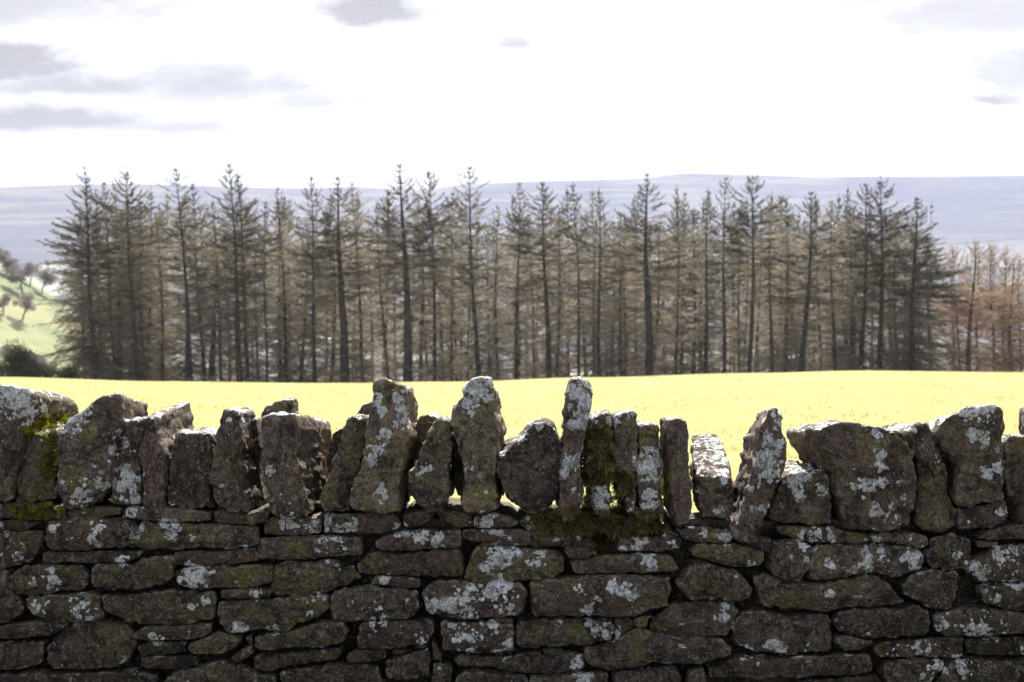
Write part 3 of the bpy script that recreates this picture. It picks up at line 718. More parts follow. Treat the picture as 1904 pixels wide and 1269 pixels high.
# rubble heart between the faces
zc = at(952, 966, YW + .1).z
nx, nzz = 260, 40
CV, CF = [], []
prof = []
for j in range(nzz + 1): prof.append((YW + .085, zc * j / nzz))
for j in range(1, 9): prof.append((YW + .085 + .23 * j / 8, zc))
for j in range(1, nzz + 1): prof.append((YW + .315, zc * (1 - j / nzz)))
for i in range(nx + 1):
    x = -3.3 + 6.6 * i / nx
    for (y, zq) in prof:
        p = Vector((x, y, zq))
        q = p + noise.noise_vector(p * 14) * .018
        CV.append((q.x, q.y, q.z))
L_ = len(prof)
for i in range(nx):
    for j in range(L_ - 1):
        a = i * L_ + j
        CF.append((a, a + L_, a + L_ + 1, a + 1))
CV = np.array(CV)
add_bvh(CV, CF)
me = mesh_np('rubble_core', CV - woff, CF, False, np.tile([.4, .4, 0, .5], (len(CV), 1)))
o = link('rubble_core', me, M_STONE, wall)

bvh = BVHTree.FromPolygons([Vector(v) for v in np.vstack(ALLV)], ALLF)


# ------------------------------------------------------------------ moss
def moss(name, polys, count, ln, cols, seed, label, droop=.6, wid=.0011):
    r = random.Random(seed)
    V, A, n = [], [], 0
    eye = Vector((0, 0, CAMZ))
    for poly, share in polys:
        P = np.array(poly)
        lo, hi = P.min(0), P.max(0)
        cnt = int(count * share); tries = 0
        while cnt > 0 and tries < count * 6:
            tries += 1
            x, y = r.uniform(lo[0], hi[0]), r.uniform(lo[1], hi[1])
            inside = False
            j = len(poly) - 1
            for i in range(len(poly)):
                xi, yi = poly[i]; xj, yj = poly[j]
                if (yi > y) != (yj > y) and x < (xj - xi) * (y - yi) / (yj - yi) + xi: inside = not inside
                j = i
            if not inside: continue
            if noise.noise(Vector((x / 14., y / 14., seed))) < r.uniform(-.35, .28): continue
            hit, nor, _, _ = bvh.ray_cast(eye, ray(x, y).normalized())
            if hit is None or hit.y > YW + .36: continue
            cnt -= 1
            if nor.dot(hit - eye) > 0: nor = -nor
            cl = noise.noise(Vector((x / 9., y / 9., 7.7)))
            L = ln * r.uniform(.45, 1.25) * (1 + .7 * cl)
            d = (nor * .8 + Vector((r.gauss(0, .55), r.gauss(0, .4) - .15, r.gauss(.1, .5)))).normalized()
            side = d.cross(Vector((r.gauss(0, 1), r.gauss(0, 1), r.gauss(0, 1)))).normalized() * wid * r.uniform(.7, 1.5)
            b = hit - nor * .002
            m1 = b + d * L * .55
            d2 = (d + Vector((r.gauss(0, .3), 0, -droop * r.random()))).normalized()
            tip = m1 + d2 * L * .5
            V += [b - side, b + side, m1 + side, m1 - side, tip + side * .25, tip - side * .25]
            c0, c1 = cols
            k = min(1, max(0, r.random() * .7 + cl * .8))
            cc = [c0[q] + (c1[q] - c0[q]) * k for q in range(3)] + [1]
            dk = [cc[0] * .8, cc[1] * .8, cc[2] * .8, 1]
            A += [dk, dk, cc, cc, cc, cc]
            n += 1
    V = np.array([tuple(v) for v in V])
    idx = np.arange(n) * 6
    Fq = np.vstack([np.stack([idx, idx + 1, idx + 2, idx + 3], 1), np.stack([idx + 3, idx + 2, idx + 4, idx + 5], 1)])
    base = V.mean(0); base[2] = V[:, 2].min()
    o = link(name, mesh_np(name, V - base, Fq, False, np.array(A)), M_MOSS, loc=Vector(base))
    tag(o, label, 'moss', None, 'stuff')


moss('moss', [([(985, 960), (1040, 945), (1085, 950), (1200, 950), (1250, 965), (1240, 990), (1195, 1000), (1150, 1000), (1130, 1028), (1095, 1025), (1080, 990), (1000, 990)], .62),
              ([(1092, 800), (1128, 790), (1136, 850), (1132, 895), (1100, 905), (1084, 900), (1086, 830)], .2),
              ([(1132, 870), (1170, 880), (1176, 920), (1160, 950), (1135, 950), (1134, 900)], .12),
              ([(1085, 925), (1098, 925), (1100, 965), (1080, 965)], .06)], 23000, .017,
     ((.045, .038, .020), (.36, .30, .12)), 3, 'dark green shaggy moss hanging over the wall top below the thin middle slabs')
moss('moss', [([(45, 800), (80, 772), (128, 768), (125, 785), (100, 800), (85, 812), (50, 815)], .6),
              ([(80, 812), (105, 800), (108, 860), (95, 900), (70, 900), (78, 850)], .15),
              ([(20, 938), (80, 930), (118, 945), (118, 965), (30, 965)], .25)], 9000, .008,
     ((.09, .09, .02), (.40, .38, .05)), 9, 'bright yellow green moss on the low stone near the left end', .3)
moss('moss', [([(1236, 868), (1248, 870), (1246, 930), (1238, 935)], 1.0)], 700, .008,
     ((.25, .24, .04), (.45, .42, .08)), 12, 'tiny yellow moss tufts in the gap beside the smooth thin slab', .3)

# ------------------------------------------------------------------ ground
YB = 85.0


BROW = [(-2500, 700), (0, 702), (300, 710), (600, 713), (850, 710), (1100, 702), (1400, 694), (1600, 689.5), (1904, 692.5), (4500, 700)]


def gz(x, y):
    """ground height"""
    if y < 4.5: return 0.
    s = x / max(y, 1.) * YB
    px = 952 + s / YB * F
    for (a, b), (c, d) in zip(BROW, BROW[1:]):
        if px <= c or (c, d) == BROW[-1]:
            t = min(1., max(0., (px - a) / (c - a)))
            t = t * t * (3 - 2 * t) if -1 < 0 else t
            pb = b + (d - b) * t
            break
    zb = at(952, pb, YB).z
    if y <= YB:
        return zb * ((y - 4.5) / (YB - 4.5)) ** .85
    u = y - YB
    z = zb - .15 * min(u, 20) * min(1, u / 20 + .45)
    if u > 20: z -= .17 * (min(u, 60) - 20)
    if u > 60: z -= 62 * (1 - math.exp(-(u - 60) / 420))
    # meadow bank rising on the left
    z += 84 * math.exp(-((x + 190) / 100) ** 2 - ((y - 380) / 130) ** 2)
    z += noise.noise(Vector((x / 60, y / 60, 0))) * min(6, u * .02)
    return z


ys = [-25, -8, 0, 2, 3.3, 4.5] + list(np.linspace(6, 84, 60)) + list(np.linspace(84.3, 90, 20)) + list(np.linspace(91, 180, 60)) + list(np.geomspace(184, 3300, 90))
GV, GA = [], []
NXG = 161
for y in ys:
    half = max(40, y * 1.0) if y < 3000 else 3300
    for i in range(NXG):
        s = (i / (NXG - 1) * 2 - 1)
        x = half * (s * .45 + .55 * s ** 3)
        GV.append((x, y, gz(x, y)))
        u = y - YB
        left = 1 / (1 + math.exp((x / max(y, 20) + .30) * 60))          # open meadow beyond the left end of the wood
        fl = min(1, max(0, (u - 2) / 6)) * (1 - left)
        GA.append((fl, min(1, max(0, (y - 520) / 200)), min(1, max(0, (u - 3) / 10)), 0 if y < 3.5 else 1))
GV = np.array(GV)
a = (np.arange(len(ys) - 1)[:, None] * NXG + np.arange(NXG - 1)[None]).ravel()
GF = np.stack([a, a + 1, a + NXG + 1, a + NXG], 1)
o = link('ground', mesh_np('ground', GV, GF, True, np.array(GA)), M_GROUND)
tag(o, 'sunlit yellow green pasture behind the wall falling away to the valley', 'field', None, 'structure')

# rough grass standing in the pasture
rg = random.Random(77)
TV, TA, nT = [], [], 0
for _ in range(10000):
    y = 12 + (YB + 1.5 - 12) * rg.random() ** .8
    x = rg.uniform(-.42, .42) * y
    cl = noise.noise(Vector((x / 3., y / 5., 2)))
    if cl < rg.uniform(-.4, .35): continue
    z = gz(x, y)
    for b_ in range(3):
        a_ = rg.uniform(0, 6.28); h_ = rg.uniform(.03, .075) * (1 + .6 * cl); w_ = rg.uniform(.006, .013)
        ox, oy = rg.gauss(0, .04), rg.gauss(0, .04)
        lx, ly = rg.gauss(0, .03), rg.gauss(0, .03)
        ca, sa = math.cos(a_) * w_, math.sin(a_) * w_
        TV += [(x + ox - ca, y + oy - sa, z - .01), (x + ox + ca, y + oy + sa, z - .01), (x + ox + lx, y + oy + ly, z + h_)]
        k_ = rg.random()
        TA += [(.33 + .2 * k_, .31 + .15 * k_, .10 + .07 * k_, 1)] * 3
        nT += 1
o = link('grass', mesh_np('grass', np.array(TV), np.arange(nT * 3).reshape(-1, 3), False, np.array(TA)), M_MOSS)
tag(o, 'short sunlit grass tufts scattered over the pasture', 'grass', None, 'stuff')

# ------------------------------------------------------------------ far moor
RIDGE = [(-2600, 352), (-900, 350), (-300, 349), (0, 347), (120, 343), (220, 341), (300, 342), (450, 347), (560, 349), (660, 346), (700, 349), (800, 351), (850, 342), (900, 339.5),
         (1000, 336), (1180, 331.5), (1215, 329), (1240, 324), (1275, 321), (1330, 322), (1450, 326), (1530, 328), (1620, 327), (1750, 327), (1904, 325), (2400, 322), (3200, 330), (5000, 345)]
YH = 3150.0
rp = np.array(RIDGE, dtype=float)
HV = []
NXH, NYH = 420, 60
for j in range(NYH):
    v = j / (NYH - 1)
    y = 1500 + (YH - 1500) * min(1, v / .9) + max(0, v - .9) * 1400
    for i in range(NXH):
        x = -2950 + 5900 * i / (NXH - 1)
        px = 952 + x / YH * F
        pr = np.interp(px, rp[:, 0], rp[:, 1])
        zr = at(952, pr, YH).z
        k = min(1, v / .9)
        # concave apron then steep edge
        base = -78
        prof_ = (.40 * k ** 1.3 + .60 * k ** 3.2)
        z = base + (zr - base) * prof_
        z += noise.fractal(Vector((x / 420, y / 420, 3)), 1.0, 2.1, 5) * 26 * (4 * k * (1 - k))
        z -= 26 * max(0, v - .9) * 10 * .4
        HV.append((x, y, z))
a = (np.arange(NYH - 1)[:, None] * NXH + np.arange(NXH - 1)[None]).ravel()
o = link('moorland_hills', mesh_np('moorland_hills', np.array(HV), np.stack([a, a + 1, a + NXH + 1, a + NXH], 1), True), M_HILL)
tag(o, 'long flat topped moor fading into pale blue haze', 'hills', None, 'structure')


# ------------------------------------------------------------------ trees
class Soup:
    def __init__(s): s.V = []; s.F = []; s.A = []

    def quad(s, a, b, c, d, colr):
        n = len(s.V)
        s.V += [a, b, c, d]; s.F.append((n, n + 1, n + 2, n + 3)); s.A += [colr] * 4

    def twig(s, p, d, L, w, colr, r):
        """a needle-clad or bare twig: narrow rhombus"""
        rx, ry, rz = r.random() - .5, r.random() - .5, r.random() - .5
        sx, sy, sz = d[1] * rz - d[2] * ry, d[2] * rx - d[0] * rz, d[0] * ry - d[1] * rx
        q = w / (math.sqrt(sx * sx + sy * sy + sz * sz) + 1e-6)
        sx *= q; sy *= q; sz *= q
        m = (p[0] + d[0] * L * .45, p[1] + d[1] * L * .45, p[2] + d[2] * L * .45)
        e = (p[0] + d[0] * L, p[1] + d[1] * L, p[2] + d[2] * L)
        s.quad(p, (m[0] + sx, m[1] + sy, m[2] + sz), e, (m[0] - sx, m[1] - sy, m[2] - sz), colr)

    def limb(s, p, q, r0, r1, colr):
        """three-sided tapered stick"""
        d = Vector(q) - Vector(p)
        u = d.orthogonal().normalized(); v = d.normalized().cross(u)
        n = len(s.V)
        for c, rr in ((p, r0), (q, r1)):
            for k in range(3):
                a = k * 2.0944
                o = u * math.cos(a) * rr + v * math.sin(a) * rr
                s.V.append((c[0] + o.x, c[1] + o.y, c[2] + o.z)); s.A.append(colr)
        for k in range(3):
            k2 = (k + 1) % 3
            s.F.append((n + k, n + k2, n + 3 + k2, n + 3 + k))

    def mesh(s, name):
        return mesh_np(name, np.array(s.V), np.array(s.F), False, np.array([(c[0], c[1], c[2], 1) for c in s.A]))


def nrm(d):
    l = math.sqrt(d[0] ** 2 + d[1] ** 2 + d[2] ** 2) or 1
    return (d[0] / l, d[1] / l, d[2] / l)


def trunk_mesh(H, r0, seed, wob=.22, top=.008):
    r = random.Random(seed)
    V, Fc = [], []
    n, m = 9, 26
    ph = r.uniform(0, 6)
    cen = []
    for j in range(m + 1):
        t = j / m
        cx = wob * math.sin(t * 4 + ph) * t * (1 - t) * 3
        cy = wob * math.cos(t * 3.3 + ph) * t * (1 - t) * 3
        rad = 1.08 * r0 * ((1 - t) ** .85) + top + r0 * .5 * math.exp(-t * 40)
        cen.append((cx, cy, t * H))
        for k in range(n):
            a = k / n * 2 * math.pi
            rr = rad * (1 + .1 * math.sin(3 * a + j))
            V.append((cx + rr * math.cos(a), cy + rr * math.sin(a), t * H - (.4 if j == 0 else 0)))
    V = np.array(V)
    return mesh_np('trunk', V, grid_faces(n, m + 1), True), cen


def cen_at(cen, z, H):
    t = max(0, min(.9999, z / H)) * (len(cen) - 1)
    i = int(t); f = t - i
    a, b = cen[i], cen[min(i + 1, len(cen) - 1)]
    return (a[0] + (b[0] - a[0]) * f, a[1] + (b[1] - a[1]) * f, z)


def mixc(a, b, k):
    k = max(0, min(1, k)); return (a[0] + (b[0] - a[0]) * k, a[1] + (b[1] - a[1]) * k, a[2] + (b[2] - a[2]) * k)


GREEN = (.085, .085, .045)
DGREEN = (.040, .042, .026)
BROWN = (.28, .232, .170)
PALE = (.50, .435, .33)
GREY = (.15, .135, .112)
LARCH = (.50, .34, .24)


def spruce(seed, H=17., r0=.17, Lmax=1.9, slope=.40, live=5., low=.15, dens=1., dead=.54, skirt=False, side=0, pal=(GREEN, BROWN, GREY), larch=False):
    """H height, live = depth of green crown below the tip, low = lowest branch (share of H)"""
    r = random.Random(seed)
    tm, cen = trunk_mesh(H, r0, seed)
    S = Soup()
    z = H * low
    g, b, y = pal
    nph = r.uniform(0, 99)
    while z < H - .12:
        t = H - z
        nb = r.randint(3, 6)
        a0 = r.uniform(0, 6.28)
        zone = noise.noise(Vector((nph, z * .45, 1.3)))            # bare and bushy stretches of stem
        for k in range(nb):
            if t > live and r.random() > dens * (dead if not skirt else 1) * (1 + 1.2 * zone): continue
            az = a0 + k * 6.283 / nb + r.uniform(-.5, .5)
            L = min(Lmax * (1 + .3 * zone), .10 + slope * t ** .9) * r.choice((.4, .7, .85, 1., 1.1, 1.35)) * r.uniform(.8, 1.15)
            if t > live * 1.6 and not skirt: L *= r.uniform(.5, 1.05)
            if side: L *= 1 + .55 * side * math.cos(az)
            if L < .12: L = .12
            if larch: el, cu = R(r.uniform(-8, 26) if t > 2.5 else r.uniform(20, 55)), .3
            elif t < live: el, cu = R(30 - 34 * min(1, t / 6) + r.uniform(-12, 14)), .75 - .5 * min(1, t / live)
            else: el, cu = R((0 if not skirt else -8) - 14 * min(1, (t - live) / 7) + r.uniform(-26, 30)), r.uniform(-.6, .3)
            livek = 1 - max(0, min(1, (t - live * .5) / (live * .8)))
            if r.random() < (.15 if t < 3 else .42): livek *= .3
            lv = livek > .4
            p = cen_at(cen, z, H)
            nseg = max(3, int(L / .20))
            dx, dy = math.cos(az), math.sin(az)
            bc = mixc(y, (.06, .048, .040), r.random())
            ps = p
            rad0 = .007 + .009 * L
            wl = (.026 if lv else .0155)
            sz = min(1., .35 + t * .16)
            for s_ in range(nseg):
                f = (s_ + 1) / nseg
                e2 = el + cu * f * f * (1 if lv or larch else .7)
                d = nrm((dx * math.cos(e2), dy * math.cos(e2), math.sin(e2)))
                q = (ps[0] + d[0] * L / nseg, ps[1] + d[1] * L / nseg, ps[2] + d[2] * L / nseg)
                S.limb(ps, q, rad0 * (1 - .75 * (f - 1 / nseg)), rad0 * (1 - .75 * f), bc)
                if f > (.30 if lv and L > .8 else .10):
                    nt = 4 if lv else r.choice((1, 2)) if larch else r.choice((1, 2, 3))
                    for w_ in range(nt):
                        u = r.random()
                        c = (ps[0] + (q[0] - ps[0]) * u, ps[1] + (q[1] - ps[1]) * u, ps[2] + (q[2] - ps[2]) * u)
                        sd = 1 if r.random() < .5 else -1
                        sp = r.uniform(.4, 1.0)
                        td = nrm((d[0] + -dy * sd * sp, d[1] + dx * sd * sp, d[2] + r.uniform(-.35, .35) + (.12 if lv else -.12)))
                        tl = (.14 + .26 * (1 - f) * L + .06 * r.random()) * r.uniform(.6, 1.4) * sz
                        if lv: cc = mixc(g, mixc(b, y, r.random()), (r.random() < .25 + .10 * t) * r.random())
                        else: cc = mixc(b, y, r.random() ** 1.5)
                        S.twig(c, td, tl, wl * r.uniform(.7, 1.4), cc, r)
                        for h in range(2 if lv else 3):
                            uu = r.uniform(.2, .95)
                            c2 = (c[0] + td[0] * tl * uu, c[1] + td[1] * tl * uu, c[2] + td[2] * tl * uu)
                            d3 = nrm((td[0] + r.uniform(-.9, .9), td[1] + r.uniform(-.9, .9), td[2] + r.uniform(-.7, .6)))
                            S.twig(c2, d3, tl * r.uniform(.35, .85), wl * r.uniform(.6, 1.1), cc, r)
                    if lv:          # needles hugging the limb
                        S.twig(ps, d, L / nseg * 1.5, .034, mixc(g, b, r.random() * .3), r)
                ps = q
        z += (r.uniform(.28, .46) if t < max(2.5, min(live, 3.5)) else r.uniform(.16, .36)) / (1.0 if not skirt or t < 3 else .8 if larch else 1.7)
    p = cen_at(cen, H * .985, H)
    S.twig(p, (0, 0, 1), .75, .022, g, r)
    return tm, S.mesh('crown')


def bare_tree(seed, H=6., spread=.9, colr=(.20, .165, .15)):
    r = random.Random(seed)
    S = Soup(); T = Soup()

    def grow(p, d, L, rad, lvl):
        segs = 3
        for i in range(segs):
            d = nrm((d[0] + r.gauss(0, .12), d[1] + r.gauss(0, .12), d[2] + r.gauss(.02, .1)))
            q = (p[0] + d[0] * L / segs, p[1] + d[1] * L / segs, p[2] + d[2] * L / segs)
            (T if lvl <= 1 else S).limb(p, q, rad, rad * .85, (.11, .095, .085) if lvl <= 1 else colr)
            rad *= .85
            p = q
            if lvl >= 0 and lvl < 5 and (lvl or i):
                grow(p, nrm((d[0] + r.gauss(0, spread), d[1] + r.gauss(0, spread), d[2] + r.gauss(0, .4))), L * .55, rad * .55, lvl + 1)
        if lvl < 5:
            for k in range(3):
                grow(p, nrm((d[0] + r.gauss(0, spread * .7), d[1] + r.gauss(0, spread * .7), d[2] + r.gauss(.1, .25))), L * .66, rad * .62, lvl + 1)
        else:
            S.twig(p, d, L * .8, .03, colr, r)
    grow((0, 0, -.2), (0, 0, 1), H * .26, H * .024, 0)
    return T.mesh('trunk'), S.mesh('crown')


def shrub(seed, rad=1.6, H=2.4, n=5200):
    r = random.Random(seed)
    S = Soup(); T = Soup()
    lobes = [(r.gauss(0, rad * .5), r.gauss(0, rad * .4), H * r.uniform(.35, .8), rad * r.uniform(.35, .6)) for _ in range(9)]
    for lx, ly, lz, lr in lobes:
        T.limb((0, 0, -.2), (lx * .8, ly * .8, lz), .05, .015, (.06, .05, .04))
    for _ in range(n):
        lx, ly, lz, lr = r.choice(lobes)
        d = nrm((r.gauss(0, 1), r.gauss(0, 1), r.gauss(0, 1)))
        k = lr * (r.random() ** .4) * r.uniform(.8, 1.15)
        p = (lx + d[0] * k, ly + d[1] * k, max(.02, lz + d[2] * k * 1.1))
        S.twig(p, nrm((d[0] + r.gauss(0, .6), d[1] + r.gauss(0, .6), d[2] + r.gauss(.2, .6))), r.uniform(.08, .2), r.uniform(.02, .045),
               mixc((.030, .045, .020), (.11, .125, .045), r.random()), r)
    return T.mesh('stem'), S.mesh('foliage')


PROTO = {
    'tallA': (17., spruce(1, live=8.5, Lmax=2.2, slope=.62, low=.10)),
    'tallB': (17., spruce(2, live=7.0, Lmax=2.3, slope=.68, low=.12, pal=(DGREEN, BROWN, GREY))),
    'tallC': (17., spruce(3, live=9.0, Lmax=2.0, slope=.56, low=.08, r0=.2, pal=(DGREEN, BROWN, GREY))),
    'thinA': (17., spruce(4, live=4.5, Lmax=1.5, slope=.48, low=.25, r0=.11, pal=(GREEN, PALE, GREY))),
    'thinB': (17., spruce(5, live=3.0, Lmax=1.7, slope=.48, low=.12, r0=.12, dead=.9, pal=(GREEN, PALE, BROWN))),
    'brownA': (17., spruce(6, live=3.5, Lmax=2.6, slope=.60, low=.06, r0=.14, dead=.95, pal=(BROWN, PALE, BROWN))),
    'brownB': (17., spruce(7, live=2.5, Lmax=2.4, slope=.62, low=.10, r0=.16, dead=.95, pal=(GREEN, PALE, GREY))),
    'thick': (17., spruce(8, live=7.5, Lmax=2.5, slope=.62, low=.14, r0=.29, pal=(DGREEN, BROWN, GREY))),
    'wideL': (17., spruce(9, live=8.0, Lmax=2.9, slope=.44, low=.03, r0=.22, skirt=True, side=-.5, pal=(DGREEN, BROWN, GREY))),
    'wideR': (17., spruce(10, live=9., Lmax=2.5, slope=.44, low=.03, r0=.22, skirt=True, side=.4, pal=(DGREEN, BROWN, GREY))),
    'larchA': (12., spruce(11, H=12., live=.5, Lmax=2.9, slope=1.15, low=.05, r0=.17, dead=1., skirt=True, larch=True, pal=(LARCH, LARCH, BROWN))),
    'larchB': (12., spruce(12, H=12., live=.5, Lmax=2.3, slope=.85, low=.05, r0=.10, dead=1., skirt=True, larch=True, pal=(LARCH, LARCH, GREY))),
    'pole': (17., spruce(13, live=1.0, Lmax=.7, slope=.3, low=.35, r0=.09, dead=.5, pal=(GREY, PALE, GREY))),
}
TPL = {}


def place_tree(kind, px_top, py_top, px_base, Y, label, group, cat='tree', name='spruce_tree', wide=1.0, rz=0.):
    H0, (tm, cm) = PROTO[kind]
    top = at(px_top, py_top, Y)
    bx = at(px_base, 710, Y).x
    z0 = gz(bx, Y) - .1
    # continue the lean down to the hidden foot
    hvis = top.z - at(px_base, 710, Y).z
    H = top.z - z0
    dxx = top.x - bx
    bx = top.x - dxx * H / hvis
    if kind not in TPL:
        root = link(name, None)
        link('trunk', tm, M_BARK, root); link('crown', cm, M_CROWN, root)
        TPL[kind] = root
    else:
        src = TPL[kind]
        root = src.copy(); col.objects.link(root); root.name = name
        for ch in list(src.children):
            c = ch.copy(); col.objects.link(c); c.parent = root
    s = H / H0
    root.location = (bx, Y, z0)
    if kind in ('wideL', 'wideR'): rz = 0.
    root.rotation_euler = (Matrix.Rotation(math.atan2(top.x - bx, H), 3, 'Y') @ Matrix.Rotation(rz, 3, 'Z')).to_euler()
    # keep girth believable when the height changes
    root.scale = (wide, wide, s)
    tag(root, label, cat, group)
    return root


GF_ = 'spruces along the front edge of the plantation'
FRONT = [
 ('wideL', 157, 310, 182, 99, 1.0, 'broad spruce with long drooping branches at the left end of the row'),
 ('thinA', 193, 338, 217, 101, 1.0, 'thin spruce just right of the broad end spruce'),
 ('tallB', 234, 313, 256, 100, 1.1, 'tall spruce with spiky upswept branches, third from the left end'),
 ('brownB', 290, 396, 303, 103, .9, 'short brownish spruce between two taller spiky ones at the left'),
 ('tallA', 327, 310, 354, 100, 1.05, 'tall spruce whose branches reach wide to the left near its tip'),
 ('thinA', 358, 340, 383, 102, 1.0, 'slim green tipped spruce close against a taller left neighbour'),
 ('thinB', 395, 372, 412, 104, .9, 'bare lower spruce with a pale feathery top, left of a close tall pair'),
 ('tallC', 425, 302, 449, 100, .9, 'highest topped spruce of the left half, one of a close tall pair'),
 ('tallA', 442, 322, 464, 101, .9, 'right hand partner of the close tall pair, slightly lower'),
 ('thinB', 475, 400, 480, 105, .8, 'short thin spruce right of the close tall pair'),
 ('thinA', 494, 376, 495, 101, .9, 'straight dark stemmed spruce with a low narrow top'),
 ('brownB', 516, 350, 531, 103, .9, 'pale brown spruce with a small dark leader beside the straight dark stem'),
 ('tallC', 578, 328, 587, 100, .75, 'narrow spire shaped spruce with a dark pointed tip'),
 ('thick', 629, 332, 639, 99, 1.15, 'full crowned spruce with tiers of drooping brown branches'),
 ('brownA', 654, 338, 673, 102, .9, 'brown twiggy spruce tucked behind the drooping tiered one'),
 ('thinB', 700, 380, 722, 100, .9, 'bare stemmed spruce beside the bright gap in the row'),
 ('thick', 743, 308, 758, 98, 1.15, 'thickest trunked tall spruce near the middle of the row'),
 ('tallB', 798, 312, 809, 100, .85, 'tall slender spruce right of the thickest trunk'),
 ('brownA', 835, 372, 842, 103, .9, 'hazy brown spruce between two tall dark leaders near the middle'),
 ('tallA', 873, 307, 890, 98, 1.1, 'tall middle spruce with long arms curving upward on both sides'),
 ('brownB', 925, 385, 926, 104, .9, 'low pale brown spruce right of the long armed middle spruce'),
 ('thinA', 966, 340, 962, 100, 1.0, 'narrow spruce standing apart with a small tufted top'),
 ('tallC', 1010, 338, 1019, 99, 1.05, 'dark bushy topped spruce right of the narrow tufted one'),
 ('thinA', 1065, 343, 1077, 100, 1.05, 'curving thin spruce whose tip bends to the left'),
 ('tallA', 1114, 355, 1116, 99, .85, 'lower spruce on a thick double looking trunk right of the middle'),
 ('brownA', 1152, 395, 1157, 102, .9, 'brown spruce with a low blurred top beside the tall right hand leader'),
 ('thick', 1204, 325, 1206, 98, 1.1, 'tall dark spruce reaching the hill line right of the middle'),
 ('thinA', 1258, 350, 1258, 101, .75, 'very slim pointed spruce standing in a gap against the pale hill'),
 ('brownB', 1316, 355, 1308, 100, .95, 'reddish brown spruce right of the slim pointed one'),
 ('tallA', 1350, 328, 1345, 100, .85, 'open branched spruce left of the tallest right hand spruce'),
 ('thinB', 1378, 378, 1375, 103, .9, 'thin brown spruce squeezed between two taller neighbours'),
 ('tallB', 1400, 322, 1392, 98, 1.0, 'tallest spruce of the right half with a dark star shaped tip'),
 ('brownA', 1434, 372, 1434, 101, .9, 'soft brown spruce just right of the tallest right hand one'),
 ('brownB', 1463, 376, 1462, 102, .9, 'pale olive spruce in the dip before the dark blunt topped one'),
 ('tallC', 1508, 355, 1490, 99, 1.1, 'dark blunt topped spruce on a heavy leaning trunk'),
 ('brownA', 1546, 372, 1551, 101, .9, 'light brown spruce in the notch before the twin tops'),
 ('tallA', 1610, 340, 1600, 100, 1.1, 'left of the twin topped spruces near the right end'),
 ('tallB', 1637, 332, 1636, 99, 1.1, 'right of the twin topped spruces near the right end'),
 ('wideR', 1705, 366, 1697, 98, 1.1, 'dense dark conical spruce closing the right end of the row'),
]
rt = random.Random(21)
for (k, tx, ty, bx, Y, w, lab) in FRONT:
    place_tree(k, tx, ty, bx, Y, lab, GF_, wide=w, rz=rt.uniform(0, 6.28))

LAR = 'larches right of the spruce plantation'
for (k, tx, ty, bx, Y, w, lab) in [
    ('larchB', 1773, 455, 1782, 100, .8, 'thin orange brown larch nearest the dense dark end spruce'),
    ('larchA', 1814, 448, 1803, 98, 1.1, 'stout trunked larch with a flat spreading russet top'),
    ('larchB', 1843, 452, 1846, 101, 1.0, 'slender larch behind the right side of the stout trunked one'),
    ('larchA', 1885, 478, 1880, 100, 1.0, 'orange larch near the right edge of the photo'),
    ('larchA', 1915, 480, 1912, 98, 1.0, 'dark stemmed larch cut off by the right edge of the photo'),
]:
    place_tree(k, tx, ty, bx, Y, lab, LAR, name='larch_tree', wide=w, rz=rt.uniform(0, 6.28))
for i in range(6):
    px = 1768 + i * 26 + rt.uniform(-6, 6)
    place_tree(rt.choice(['larchA', 'larchB']), px, rt.uniform(455, 520), px, rt.uniform(103, 120), 'brown larch crowding behind the front larches at the right', LAR,
               name='larch_tree', wide=rt.uniform(.8, 1.1), rz=rt.uniform(0, 6.28))
place_tree('tallB', 1870, 478, 1871, 118, 'small dark spruce tip poking up among the larches', LAR, wide=.6)
# the inner rows
kinds = ['thinA', 'thinB', 'brownA', 'brownB', 'tallA', 'pole', 'brownA', 'thinB', 'tallC', 'pole']
prev = 0
for i in range(128):
    px = 205 + (i + .5) * (1735 - 205) / 128 + rt.uniform(-10, 10)
    if 688 < px < 718 or noise.noise(Vector((px / 34., 9.1, 0))) > .24: continue
    Y = 104 + (i * 7 % 5) * 6 + rt.uniform(0, 5)
    place_tree(rt.choice(kinds), px, rt.uniform(352, 440), px + rt.uniform(-10, 10), Y,
               'inner spruce standing behind the front edge of the plantation', 'inner spruces deep in the plantation', wide=rt.uniform(.85, 1.2), rz=rt.uniform(0, 6.28))

for (k, tx, ty, bx, Y, w) in [('wideL', 178, 352, 192, 107, .8), ('tallC', 150, 392, 160, 110, .8), ('brownA', 214, 360, 222, 106, 1.2), ('tallA', 262, 372, 268, 107, 1.2), ('brownB', 240, 400, 246, 112, 1.3),
                              ('brownA', 1668, 395, 1668, 104, 1.1), ('tallB', 1580, 380, 1580, 106, 1.1), ('tallA', 1725, 440, 1728, 106, .9)]:
    place_tree(k, tx, ty, bx, Y, 'inner spruce standing behind the front edge of the plantation', 'inner spruces deep in the plantation', wide=w, rz=rt.uniform(0, 6.28))

ru = random.Random(8)
US = Soup()
for _ in range(9000):
    Y = ru.uniform(87.5, 97)
    px = ru.uniform(90, 1904)
    if noise.noise(Vector((px / 55., Y / 2, 4))) < ru.uniform(-.3, .5): continue
    p = at(px, 700, Y); z0 = gz(p.x, Y)
    hh = ru.uniform(.1, 1.0) * (1 if Y > 90 else .35)
    d = nrm((ru.gauss(0, .6), ru.gauss(0, .5), ru.uniform(.1, 1)))
    US.twig((p.x, Y, z0 + hh * ru.random()), d, hh * .6, .02, mixc((.10, .085, .05), PALE, ru.random()), ru)
o = link('undergrowth', US.mesh('undergrowth'), M_CROWN)
tag(o, 'dead bracken and brambles under the front trees of the plantation', 'undergrowth', None, 'stuff')

